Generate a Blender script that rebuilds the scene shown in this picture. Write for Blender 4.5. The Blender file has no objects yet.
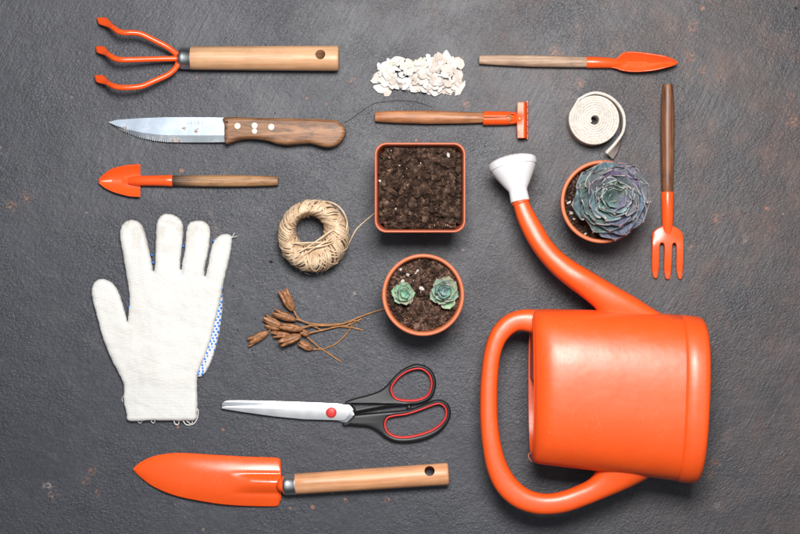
import bpy, bmesh, math, random
import numpy as np
from mathutils import Vector, Matrix, Euler, noise as mnoise

random.seed(7); RNG = np.random.default_rng(7)
S = 0.001                      # one millimetre; the layout is measured in millimetres on the board
H = 1600.0                     # camera height above the board, mm
PI = math.pi
R = math.radians
scene = bpy.context.scene
col = scene.collection

def P(px, py, z=0.0):
    """board point (mm, +y away) seen at photo position (px,py) when it lies z mm above the board"""
    k = 1 - z / H
    return Vector(((px - 400) * k, (267 - py) * k, z))
def PL(pts, z=0.0):
    return [P(p[0], p[1], p[2] if len(p) > 2 else z) for p in pts]

# ------------------------------------------------------------------ scene tree
def tag(o, label=None, cat=None, group=None, kind=None):
    if label: o['label'] = label
    if cat: o['category'] = cat
    if group: o['group'] = group
    if kind: o['kind'] = kind
    return o
def thing(name, loc_mm, label, cat, group=None, kind=None):
    o = bpy.data.objects.new(name, None); col.objects.link(o)
    o.location = (loc_mm[0]*S, loc_mm[1]*S, 0.0)
    o.empty_display_size = 0.01
    return tag(o, label, cat, group, kind)
def root_loc(o):
    v = Vector((0,0,0))
    while o is not None:
        v += o.location; o = o.parent
    return v
def mesh_obj(name, verts, faces, mat, parent=None, smooth=True, origin=None, attr=None):
    """verts in board millimetres -> one linked mesh object"""
    V = np.asarray([tuple(v) for v in verts], dtype=float) * S
    if parent is not None: off = root_loc(parent)
    elif origin is not None: off = Vector((origin[0]*S, origin[1]*S, 0))
    else: off = Vector((0,0,0))
    V = V - np.array(tuple(off))
    me = bpy.data.meshes.new(name)
    me.from_pydata(V.tolist(), [], [tuple(int(i) for i in f) for f in faces])
    mats = mat if isinstance(mat, (list, tuple)) else [mat]
    for m in mats: me.materials.append(m)
    bm = bmesh.new(); bm.from_mesh(me)
    bmesh.ops.recalc_face_normals(bm, faces=bm.faces); bm.to_mesh(me); bm.free()
    if smooth: me.shade_smooth()
    o = bpy.data.objects.new(name, me); col.objects.link(o)
    if parent is not None: o.parent = parent
    else: o.location = off
    if attr is not None:
        a = me.color_attributes.new('tint', 'FLOAT_COLOR', 'POINT')
        a.data.foreach_set('color', np.asarray(attr, dtype=np.float32).ravel())
    return o
def bevel(o, w, seg=2, angle=35):
    m = o.modifiers.new('bevel', 'BEVEL'); m.width = w*S; m.segments = seg
    m.limit_method = 'ANGLE'; m.angle_limit = R(angle); m.harden_normals = False
    return o
def autosmooth(o, deg=35):
    me = o.data
    bm = bmesh.new(); bm.from_mesh(me)
    for e in bm.edges:
        if len(e.link_faces) == 2 and e.calc_face_angle(0) > R(deg): e.smooth = False
    bm.to_mesh(me); bm.free(); return o
def bake(o):
    """freeze modifiers into the mesh"""
    dg = bpy.context.evaluated_depsgraph_get(); dg.update()
    me = bpy.data.meshes.new_from_object(o.evaluated_get(dg))
    o.modifiers.clear(); o.data = me; return o
def boolean_cut(o, cutter):
    m = o.modifiers.new('cut', 'BOOLEAN'); m.operation = 'DIFFERENCE'; m.object = cutter; m.solver = 'EXACT'
    bake(o); me = cutter.data
    bpy.data.objects.remove(cutter); bpy.data.meshes.remove(me)
    return o

# ------------------------------------------------------------------ shape helpers (return verts, faces)
class MB:
    def __init__(s): s.v = []; s.f = []; s.m = []
    def add(s, vf, mi=0):
        v, f = vf; n = len(s.v)
        s.v += [tuple(x) for x in v]; s.f += [tuple(i + n for i in q) for q in f]; s.m += [mi]*len(f)
        return s
    def build(s, name, mat, parent=None, smooth=True, origin=None):
        o = mesh_obj(name, s.v, s.f, mat, parent, smooth, origin)
        if isinstance(mat, (list, tuple)):
            o.data.polygons.foreach_set('material_index', s.m)
        return o
def catmull(pts, k=6, closed=False):
    pts = [Vector(p) for p in pts]; n = len(pts); out = []
    rng = range(n) if closed else range(n-1)
    for i in rng:
        p1, p2 = pts[i], pts[(i+1) % n]
        p0 = pts[(i-1) % n] if closed or i > 0 else p1*2 - p2
        p3 = pts[(i+2) % n] if closed or i+2 < n else p2*2 - p1
        for j in range(k):
            t = j/k; t2 = t*t; t3 = t2*t
            out.append(0.5*((2*p1) + (p2-p0)*t + (2*p0-5*p1+4*p2-p3)*t2 + (3*p1-p0-3*p2+p3)*t3))
    if not closed: out.append(pts[-1].copy())
    return out
def tube(path, r, n=10, caps=True, closed=False):
    path = [Vector(p) for p in path]; m = len(path)
    if not hasattr(r, '__len__'): r = [r]*m
    V = []; F = []
    up = None
    for i, p in enumerate(path):
        a = path[i-1] if (i > 0 or closed) else p
        b = path[(i+1) % m] if (i < m-1 or closed) else p
        t = (b - a)
        if t.length < 1e-9: t = Vector((1,0,0))
        t.normalize()
        if up is None:
            up = Vector((0,0,1)) if abs(t.z) < .9 else Vector((1,0,0))
        s_ = t.cross(up)
        if s_.length < 1e-6: s_ = t.orthogonal()
        s_.normalize(); up = s_.cross(t).normalized()
        for k in range(n):
            a_ = 2*PI*k/n
            V.append(p + (s_*math.cos(a_) + up*math.sin(a_))*r[i])
    rr = m if closed else m-1
    for i in range(rr):
        for k in range(n):
            j = (i+1) % m
            F.append((i*n+k, i*n+(k+1) % n, j*n+(k+1) % n, j*n+k))
    if caps and not closed:
        F.append(tuple(range(n))[::-1]); F.append(tuple((m-1)*n + k for k in range(n)))
    return V, F
def loft(rings, caps=True):
    n = len(rings[0]); V = [v for r_ in rings for v in r_]; F = []
    for i in range(len(rings)-1):
        for k in range(n):
            F.append((i*n+k, i*n+(k+1) % n, (i+1)*n+(k+1) % n, (i+1)*n+k))
    if caps:
        F.append(tuple(range(n))[::-1]); F.append(tuple((len(rings)-1)*n+k for k in range(n)))
    return V, F
def sring(L, Rr, rz, zc=None, n=32, e=2.0, zlo=None):
    """superellipse ring whose horizontal diameter runs L->R (3-d points) with vertical half height rz"""
    c = (L + Rr)/2; h = (Rr - L)/2
    out = []
    for k in range(n):
        a = 2*PI*k/n; ca, sa = math.cos(a), math.sin(a)
        x = math.copysign(abs(ca)**(2/e), ca); z = math.copysign(abs(sa)**(2/e), sa)
        out.append(c + h*x + Vector((0,0,(zlo if (zlo is not None and z < 0) else rz)*z)))
    return out
def handle_rings(stations, zc, rfac=1.0, n=32, e=2.0):
    """stations: (px,pyA,px,pyB) edge pairs in the photo; round section"""
    rs = []
    for s_ in stations:
        A = P(s_[0], s_[1], zc if len(s_) < 5 else s_[4]); B = P(s_[2], s_[3], zc if len(s_) < 5 else s_[4])
        rs.append(sring(A, B, (A-B).length/2*rfac, n=n, e=e))
    return rs
def lathe(profile, c, axis=Vector((0,0,1)), n=64, closed=False):
    """profile: (radius, distance along axis)"""
    axis = Vector(axis).normalized(); a1 = axis.orthogonal().normalized(); a2 = axis.cross(a1)
    V = []; F = []
    for r_, h in profile:
        for k in range(n):
            a = 2*PI*k/n
            V.append(Vector(c) + axis*h + (a1*math.cos(a)+a2*math.sin(a))*r_)
    m = len(profile)
    for i in range(m if closed else m-1):
        j = (i+1) % m
        for k in range(n):
            F.append((i*n+k, i*n+(k+1) % n, j*n+(k+1) % n, j*n+k))
    if not closed:
        F.append(tuple(range(n))[::-1]); F.append(tuple((m-1)*n+k for k in range(n)))
    return V, F
def grid(fn, nu, nv, thick=None):
    V = []; F = []
    for i in range(nu+1):
        for j in range(nv+1): V.append(fn(i/nu, j/nv))
    w = nv+1
    for i in range(nu):
        for j in range(nv): F.append((i*w+j, i*w+j+1, (i+1)*w+j+1, (i+1)*w+j))
    return V, F
def solid(o, t, off=-1):
    m = o.modifiers.new('thick', 'SOLIDIFY'); m.thickness = t*S; m.offset = off; m.use_even_offset = False
    return o
def plate(name, loops, z0, z1, bev, mat, parent=None, warp=None, smooth_k=4, res=2, cuts=None):
    """solid plate with holes from closed outlines given in photo positions"""
    zc = (z0+z1)/2
    cu = bpy.data.curves.new(name, 'CURVE'); cu.dimensions = '2D'; cu.fill_mode = 'BOTH'
    for lp in loops:
        pts = [P(p[0], p[1], zc) for p in lp]
        if smooth_k: pts = catmull(pts, smooth_k, True)
        sp = cu.splines.new('POLY'); sp.points.add(len(pts)-1)
        for q, p in zip(sp.points, pts): q.co = (p.x*S, p.y*S, 0, 1)
        sp.use_cyclic_u = True
    cu.extrude = ((z1-z0)/2 - bev)*S; cu.bevel_depth = bev*S; cu.bevel_resolution = res; cu.offset = -bev*S
    t = bpy.data.objects.new(name, cu); col.objects.link(t)
    dg = bpy.context.evaluated_depsgraph_get(); dg.update()
    me = bpy.data.meshes.new_from_object(t.evaluated_get(dg))
    bpy.data.objects.remove(t); bpy.data.curves.remove(cu)
    me.name = name
    bm = bmesh.new(); bm.from_mesh(me)
    bmesh.ops.remove_doubles(bm, verts=bm.verts, dist=0.02*S)
    if cuts:                                     # extra edge loops so that the plate can bend
        for (co, no) in cuts:
            bmesh.ops.bisect_plane(bm, geom=bm.verts[:]+bm.edges[:]+bm.faces[:], plane_co=co, plane_no=no)
    off = root_loc(parent) if parent else Vector((0,0,0))
    for v in bm.verts:
        c = v.co/S; c.z += zc
        if warp: c = warp(c)
        v.co = c*S - off
    bmesh.ops.recalc_face_normals(bm, faces=bm.faces)
    for e in bm.edges:
        if len(e.link_faces) == 2 and e.calc_face_angle(0) > R(40): e.smooth = False
    bm.to_mesh(me); bm.free()
    me.materials.clear(); me.materials.append(mat); me.shade_smooth()
    # shade_smooth keeps edge sharpness
    o = bpy.data.objects.new(name, me); col.objects.link(o)
    if parent: o.parent = parent
    autosmooth(o, 40)
    return o
def interp(tab, x):
    xs = [t[0] for t in tab]; ys = [t[1] for t in tab]
    return float(np.interp(x, xs, ys))

# ------------------------------------------------------------------ materials
def lin(r, g, b): return tuple(((c/255)/12.92 if c <= 10 else (((c/255)+.055)/1.055)**2.4) for c in (r, g, b)) + (1,)
class NT:
    def __init__(s, name):
        s.m = bpy.data.materials.new(name); s.m.use_nodes = True
        s.t = s.m.node_tree; s.t.nodes.clear()
        s.out = s.n('ShaderNodeOutputMaterial'); s.b = s.n('ShaderNodeBsdfPrincipled')
        s.l(s.b.outputs[0], s.out.inputs[0])
    def n(s, typ, **kw):
        x = s.t.nodes.new(typ)
        for k, v in kw.items():
            if k.startswith('i_'):
                key = k[2:]; x.inputs[int(key) if key.isdigit() else key.replace('_', ' ')].default_value = v
            else: setattr(x, k, v)
        return x
    def l(s, a, b): s.t.links.new(a, b)
    def coord(s, scale=(1,1,1), rotz=0, obj=True):
        tc = s.n('ShaderNodeTexCoord'); mp = s.n('ShaderNodeMapping', i_Scale=scale)
        if rotz:
            m0 = s.n('ShaderNodeMapping', i_Rotation=(0,0,rotz))
            s.l(tc.outputs['Object'], m0.inputs[0]); s.l(m0.outputs[0], mp.inputs[0])
        else: s.l(tc.outputs['Object'], mp.inputs[0])
        return mp.outputs[0]
    def noise(s, vec, scale, detail=3, rough=.55, dist=0):
        x = s.n('ShaderNodeTexNoise', i_Scale=scale, i_Detail=detail, i_Roughness=rough, i_Distortion=dist)
        if vec is not None: s.l(vec, x.inputs['Vector'])
        return x.outputs['Fac']
    def ramp(s, fac, stops):
        x = s.n('ShaderNodeValToRGB'); e = x.color_ramp.elements
        while len(e) < len(stops): e.new(.5)
        for q, (p, c) in zip(e, stops):
            q.position = p; q.color = c if hasattr(c, '__len__') else (c, c, c, 1)
        s.l(fac, x.inputs[0]); return x.outputs[0]
    def mix(s, fac, a, b, mode='MIX'):
        x = s.n('ShaderNodeMix', data_type='RGBA', blend_type=mode)
        for v, i in ((fac, 0), (a, 6), (b, 7)):
            if hasattr(v, 'links') or hasattr(v, 'is_linked'): s.l(v, x.inputs[i])
            else: x.inputs[i].default_value = v
        return x.outputs[2]
    def math(s, op, a, b=None, c=None):
        x = s.n('ShaderNodeMath', operation=op)
        for i, v in enumerate((a, b, c)):
            if v is None: continue
            if hasattr(v, 'is_linked'): s.l(v, x.inputs[i])
            else: x.inputs[i].default_value = v
        return x.outputs[0]
    def bump(s, h, dist_mm, strength=1.0, prev=None):
        x = s.n('ShaderNodeBump', i_Strength=strength, i_Distance=dist_mm*S)
        s.l(h, x.inputs['Height'])
        if prev is not None: s.l(prev, x.inputs['Normal'])
        return x.outputs[0]
    def set(s, **kw):
        names = dict(color='Base Color', rough='Roughness', metal='Metallic', spec='Specular IOR Level', normal='Normal',
                     coat='Coat Weight', coatr='Coat Roughness', sheen='Sheen Weight', sss='Subsurface Weight')
        for k, v in kw.items():
            i = s.b.inputs[names[k]]
            if hasattr(v, 'is_linked'): s.l(v, i)
            else: i.default_value = v
        return s.m

def m_paint(name, c, rough=.35, var=.12, bump=.15, spec=.5, bscale=900, dirt=None, coat=0.0, worn=False):
    t = NT(name); v = t.coord()
    n1 = t.noise(v, 25, 4); n2 = t.noise(v, bscale, 3)
    dark = tuple(x*(1-var) for x in c[:3]) + (1,)
    cc = t.mix(t.ramp(n1, [(.35, 0.0), (.65, 1.0)]), dark, c)
    if dirt:
        d = t.ramp(t.noise(v, 260, 5, .65), [(.64, 0.0), (.70, 1.0)])
        cc = t.mix(t.math('MULTIPLY', d, .55), cc, dirt)
    rr = t.math('MULTIPLY_ADD', t.noise(v, 60, 4), .18, rough-.09)
    nb = t.bump(n2, bump, .35)
    if name.startswith('orange'):      # handling marks: fine scratches and a little grit in the finish
        s1 = t.ramp(t.noise(t.coord((30, 900, 900), R(68)), 1.0, 2, .5, .4), [(.66, 0.0), (.70, 1.0)])
        s2 = t.ramp(t.noise(t.coord((900, 26, 900), R(14)), 1.0, 2, .5, .5), [(.67, 0.0), (.71, 1.0)])
        gate_ = t.ramp(t.noise(v, 28, 4, .6), [(.46, 0.0), (.62, 1.0)])
        sc = t.math('MULTIPLY', t.math('MAXIMUM', s1, s2), gate_)
        rr = t.math('ADD', rr, t.math('MULTIPLY', sc, .16)); nb = t.bump(sc, .05, -.5, nb)
        cc = t.mix(t.math('MULTIPLY', sc, .14), cc, (.95,.42,.22,1))
        rr = t.math('ADD', rr, t.math('MULTIPLY', t.ramp(t.noise(v, 420, 3, .7), [(.60, 0.0), (.72, 1.0)]), .10))
        sp_ = t.ramp(t.noise(v, 520, 3, .6), [(.735, 0.0), (.76, 1.0)])
        cc = t.mix(t.math('MULTIPLY', sp_, .45), cc, (.10,.05,.035,1))
    if worn:                           # blow-moulded wall: slow waves and fine vertical drag lines
        nb = t.bump(t.noise(v, 22, 3), 1.6, .5, nb)
        dl = t.noise(t.coord((700, 30, 30)), 1.0, 3, .6); nb = t.bump(dl, .06, .4, nb)
        rr = t.math('ADD', rr, t.math('MULTIPLY_ADD', dl, .07, -.035))
    return t.set(color=cc, rough=rr, spec=spec, coat=coat, coatr=.15, normal=nb)
def m_wood(name, dark, mid, light, rot=0.0, rough=.5, along=14, across=420, char=None, dirt=.0, endgrain=None, contrast=(.32, .5, .68)):
    t = NT(name); v = t.coord((along, across, across), rot)
    a = t.noise(v, 1.0, 5, .6, .6)
    v2 = t.coord((40, 2600, 2600), rot); b = t.noise(v2, 1.0, 3, .6)
    v3 = t.coord((1,1,1)); w = t.noise(v3, 22, 3)
    cc = t.ramp(a, [(contrast[0], dark), (contrast[1], mid), (contrast[2], light)])
    stk = t.ramp(t.noise(t.coord((along*.35, across*.55, across*.55), rot), 1.0, 4, .65, .8), [(.54, 0.0), (.60, 1.0), (.63, 1.0), (.70, 0.0)])
    cc = t.mix(t.math('MULTIPLY', stk, .38), cc, tuple(x*.55 for x in dark[:3])+(1,))
    fl = t.ramp(t.noise(t.coord((150, 1500, 1500), rot), 1.0, 2, .5), [(.66, 0.0), (.72, 1.0)])
    cc = t.mix(t.math('MULTIPLY', fl, .45), cc, tuple(x*.4 for x in dark[:3])+(1,))
    pores = t.ramp(b, [(.30, .78), (.46, 1.0)])
    cc = t.mix(1.0, cc, pores, 'MULTIPLY')
    blot = t.ramp(w, [(.3, .80), (.65, 1.05)])
    cc = t.mix(1.0, cc, blot, 'MULTIPLY')
    if dirt > 0:
        d = t.ramp(t.noise(t.coord((45, 160, 160), rot), 1.0, 6, .72), [(.48, 0.0), (.66, 1.0)])
        cc = t.mix(t.math('MULTIPLY', d, dirt), cc, (.035, .022, .015, 1))
    if char:   # scorched part next to the socket: object-space gradient along the handle with a ragged front
        x0, x1, sgn = char
        tc = t.n('ShaderNodeTexCoord'); sx = t.n('ShaderNodeSeparateXYZ'); t.l(tc.outputs['Object'], sx.inputs[0])
        q = t.math('MULTIPLY_ADD', t.math('SUBTRACT', t.noise(t.coord((30, 500, 500), rot), 1.0, 4), .5), .022, sx.outputs[0])
        f = t.n('ShaderNodeMapRange', i_1=x0*S, i_2=x1*S, i_3=1.0, i_4=0.0); t.l(q, f.inputs[0])
        cc = t.mix(f.outputs[0], cc, (.022, .019, .018, 1))
    nb = t.bump(b, .12, .5); nb = t.bump(a, .2, .4, nb)
    return t.set(color=cc, rough=t.math('MULTIPLY_ADD', w, .15, rough-.07), spec=.45, normal=nb)
def m_metal(name, c, rough=.22, rust=0.0, brush=0.0):
    t = NT(name); v = t.coord()
    n = t.noise(v, 45, 4)
    cc = t.mix(t.ramp(n, [(.3, 0.0), (.7, 1.0)]), tuple(x*.86 for x in c[:3])+(1,), c)
    met = 1.0; rr = t.math('MULTIPLY_ADD', n, .14, rough-.07)
    if rust:
        k = t.ramp(t.noise(v, 90, 6, .7), [(.62-.06*rust, 0.0), (.70-.06*rust, 1.0)])
        cc = t.mix(k, cc, (.22, .10, .045, 1)); met = t.math('SUBTRACT', 1.0, k)
        rr = t.math('ADD', rr, t.math('MULTIPLY', k, .5))
    b = t.noise(t.coord((60, 2500, 900)), 1.0, 3)
    return t.set(color=cc, rough=rr, metal=met, normal=t.bump(b, .05, .3+brush))
def m_simple(name, c, rough=.6, nscale=200, var=.25, bump=.3, bscale=800, spec=.4, sss=0, sheen=0):
    t = NT(name); v = t.coord()
    n1 = t.noise(v, nscale, 4)
    dark = tuple(x*(1-var) for x in c[:3]) + (1,); lt = tuple(min(1, x*(1+var*.4)) for x in c[:3]) + (1,)
    cc = t.mix(t.ramp(n1, [(.3, 0.0), (.7, 1.0)]), dark, lt)
    return t.set(color=cc, rough=rough, spec=spec, sss=sss, sheen=sheen, normal=t.bump(t.noise(v, bscale, 4), bump, .6))

ORANGE = (.88, .088, .016, 1)
M = {}
M['paint'] = m_paint('orange_enamel', (.90, .096, .013, 1), rough=.28, bump=.10, bscale=400, var=.08)
M['paint_gloss'] = m_paint('orange_gloss_enamel', (.92, .102, .014, 1), rough=.22, bump=.05, bscale=160, var=.06)
M['plastic'] = m_paint('orange_plastic', (.92, .098, .010, 1), rough=.41, spec=.80, bump=.06, bscale=1600, var=.05, worn=True)
M['white_plastic'] = m_paint('white_plastic', (.80, .79, .80, 1), rough=.38, bump=.03, var=.03)
M['beech'] = m_wood('beech_wood', lin(192,142,102), lin(208,160,120), lin(220,178,140), rough=.45, along=10, across=230, dirt=.08)
M['beech_warm'] = m_wood('varnished_beech', lin(200,138,94), lin(218,156,112), lin(230,172,130), rot=R(-3.8), rough=.38, along=10, across=230)
M['knife_wood'] = m_wood('worn_hardwood', lin(100,66,44), lin(146,102,70), lin(176,130,94), rough=.5, along=14, across=300, dirt=.75)
M['small_wood'] = m_wood('oiled_wood', lin(130,92,60), lin(166,122,84), lin(192,150,110), rough=.5, along=16, across=420, char=(-3, 26, 1), dirt=.45)
M['pale_wood'] = m_wood('weathered_wood', lin(156,126,106), lin(184,152,128), lin(204,176,150), rough=.6, along=18, across=420, dirt=.25)
M['red_wood'] = m_wood('reddish_wood', lin(150,94,60), lin(184,122,82), lin(204,146,104), rough=.45, along=14, across=420, dirt=.35)
M['dark_wood'] = m_wood('stained_dark_wood', lin(84,52,36), lin(126,80,54), lin(150,100,70), rot=R(90), rough=.42, along=14, across=360, dirt=.4)
M['chrome'] = m_metal('plated_steel', (.92, .94, .93, 1), rough=.30)
M['blade'] = m_metal('stained_knife_steel', (.60, .68, .78, 1), rough=.32, rust=.6)
M['blade_edge'] = m_metal('ground_knife_edge', (.62, .66, .70, 1), rough=.30, rust=.8)
M['scissor'] = m_metal('brushed_scissor_steel', (.90, .90, .90, 1), rough=.42)
M['scissor_back'] = m_metal('grey_scissor_steel', (.55, .57, .60, 1), rough=.38)
M['brass'] = m_metal('pale_rivet_metal', (.78, .70, .54, 1), rough=.5)
M['black_rubber'] = m_paint('black_handle_plastic', (.013, .013, .014, 1), rough=.42, var=.2, bump=.08, dirt=None)
M['red_rubber'] = m_paint('red_soft_rubber', (.68, .035, .030, 1), rough=.45, bump=.04)
M['terracotta_plastic'] = m_paint('terracotta_plastic', lin(198,104,72), rough=.42, var=.15, bump=.1, dirt=(.05,.03,.02,1))
M['terracotta_light'] = m_paint('light_terracotta_plastic', lin(216,120,78), rough=.5, var=.2, bump=.1, dirt=(.12,.06,.04,1))
M['pot_floor'] = m_simple('dark_crumb', (.03,.022,.018,1), .9)
M['pod'] = m_simple('dry_seed_husk', lin(164,112,74), .46, nscale=300, var=.6, bump=.7, bscale=420)
M['stem'] = m_simple('dry_stalk', lin(172,120,74), .6, nscale=150, var=.35, bump=.3)
M['blue_dot'] = m_simple('blue_rubber_dot', (.015, .20, .72, 1), .4, var=.05, bump=.02)
M['crumb'] = m_simple('dark_soil_crumb', (.02,.014,.012,1), .9)
M['thread'] = m_simple('white_cotton_thread', (.78,.76,.72,1), .85, var=.08)
M['hair'] = m_simple('thin_brown_fibre', lin(58,42,34), .6)
M['rust_crumb'] = m_simple('rust_brown_grit', lin(150,112,84), .8, var=.4, nscale=500)

def m_knit(name, c, ang=0):
    t = NT(name); v = t.coord()
    w1 = t.n('ShaderNodeTexWave', wave_type='BANDS', bands_direction='X', i_Scale=230.0, i_Distortion=2.6, i_Detail=3.0); t.l(t.coord(rotz=ang), w1.inputs['Vector'])
    w2 = t.n('ShaderNodeTexWave', wave_type='BANDS', bands_direction='Y', i_Scale=300.0, i_Distortion=3.0, i_Detail=3.0); t.l(t.coord(rotz=ang), w2.inputs['Vector'])
    k = t.math('MULTIPLY', w1.outputs['Fac'], w2.outputs['Fac'])
    n1 = t.noise(v, 30, 4); n2 = t.noise(v, 800, 3, .6)
    cc = t.mix(t.ramp(n1, [(.3, 0.0), (.7, 1.0)]), tuple(x*.93 for x in c[:3])+(1,), c)
    cc = t.mix(1.0, cc, t.ramp(k, [(.0, .93), (.5, 1.0)]), 'MULTIPLY')
    tc = t.n('ShaderNodeTexCoord'); sy = t.n('ShaderNodeSeparateXYZ'); t.l(tc.outputs['Object'], sy.inputs[0])
    my = t.n('ShaderNodeMapRange', i_1=.066, i_2=.088, i_3=0.0, i_4=1.0); t.l(sy.outputs[1], my.inputs[0])
    stn = t.math('MULTIPLY', my.outputs[0], t.ramp(t.noise(v, 75, 5, .65), [(.46, 0.0), (.60, 1.0)]))
    cc = t.mix(t.math('MULTIPLY', stn, .45), cc, (.50,.45,.38,1))
    nb = t.bump(k, .40, .75); nb = t.bump(n2, .25, .5, nb); nb = t.bump(n1, 3.2, .6, nb); nb = t.bump(t.noise(t.coord((26, 70, 26), R(20)), 1.0, 3, .5, .8), 2.2, .55, nb)
    return t.set(color=cc, rough=.9, spec=.15, sheen=.2, normal=nb)
M['knit'] = m_knit('white_cotton_knit', (.79, .77, .735, 1), R(4))
M['rib'] = m_knit('white_ribbed_cuff_knit', (.78, .765, .73, 1), 0)

def m_canvas():
    t = NT('cream_cotton_webbing'); v = t.coord()
    vo = t.n('ShaderNodeTexVoronoi', i_Scale=480.0, i_Randomness=.55); t.l(v, vo.inputs['Vector'])
    n1 = t.noise(v, 90, 3)
    base = t.mix(t.ramp(n1, [(.35, 0.0), (.65, 1.0)]), (.66,.59,.525,1), (.73,.665,.60,1))
    cc = t.mix(1.0, base, t.ramp(vo.outputs['Distance'], [(.3, 1.0), (.75, .78)]), 'MULTIPLY')
    nb = t.bump(vo.outputs['Distance'], .5, -.9)
    nb = t.bump(t.noise(v, 700, 3), .2, .5, nb)
    return t.set(color=cc, rough=.9, spec=.15, normal=nb)
M['canvas'] = m_canvas()
M['red_print'] = m_simple('red_print', (.55,.03,.05,1), .8)

def m_jute():
    t = NT('jute_fibre'); v = t.coord()
    n1 = t.noise(v, 130, 4, .6); n2 = t.noise(v, 1500, 3, .6)
    cc = t.ramp(n1, [(.28, lin(184,152,122)), (.5, lin(216,188,156)), (.72, lin(238,218,190))])
    cc = t.mix(1.0, cc, t.ramp(n2, [(.3, .82), (.6, 1.05)]), 'MULTIPLY')
    return t.set(color=cc, rough=.85, spec=.2, normal=t.bump(n2, .35, .8))
M['jute'] = m_jute()

def m_soil(name, a, b, c):
    t = NT(name); v = t.coord()
    n1 = t.noise(v, 160, 5, .65); n2 = t.noise(v, 1400, 4, .7)
    cc = t.ramp(n1, [(.34, a), (.5, b), (.66, c)])
    vc = t.n('ShaderNodeVertexColor', layer_name='tint'); cc = t.mix(1.0, cc, vc.outputs[0], 'MULTIPLY')
    return t.set(color=cc, rough=.95, spec=.15, normal=t.bump(n2, 1.2, 1.0, t.bump(t.noise(v, 500, 4, .7), 1.0, .8)))
M['soil'] = m_soil('potting_soil', lin(40,29,24), lin(78,58,48), lin(126,100,84))
M['soil_red'] = m_soil('reddish_potting_soil', lin(50,35,29), lin(92,69,58), lin(144,114,98))
M['perlite'] = m_simple('perlite', (.62,.55,.50,1), .8, var=.25)
M['grit_tan'] = m_simple('tan_grit', lin(176,136,112), .85, var=.3)

def m_leaf(name, rough=.45):
    t = NT(name); v = t.coord()
    a = t.n('ShaderNodeVertexColor', layer_name='tint')
    n1 = t.noise(v, 120, 4)
    cc = t.mix(1.0, a.outputs[0], t.ramp(n1, [(.3, .82), (.7, 1.12)]), 'MULTIPLY')
    return t.set(color=cc, rough=t.math('MULTIPLY_ADD', n1, .2, rough-.1), spec=.4, sss=.04, normal=t.bump(t.noise(v, 500, 3), .15, .4))
M['leaf'] = m_leaf('waxy_succulent_leaf')
M['shell'] = [m_simple('shell_%s' % n, c, .55, nscale=120, var=.18, bump=.35, bscale=500, sss=.03) for n, c in
              (('white', (.72,.69,.65,1)), ('cream', (.68,.61,.54,1)), ('pinkish', (.62,.53,.46,1)))]
M['shell'][0].name = 'white_shell'; M['shell'][1].name = 'cream_shell'; M['shell'][2].name = 'pinkish_shell'

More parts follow.
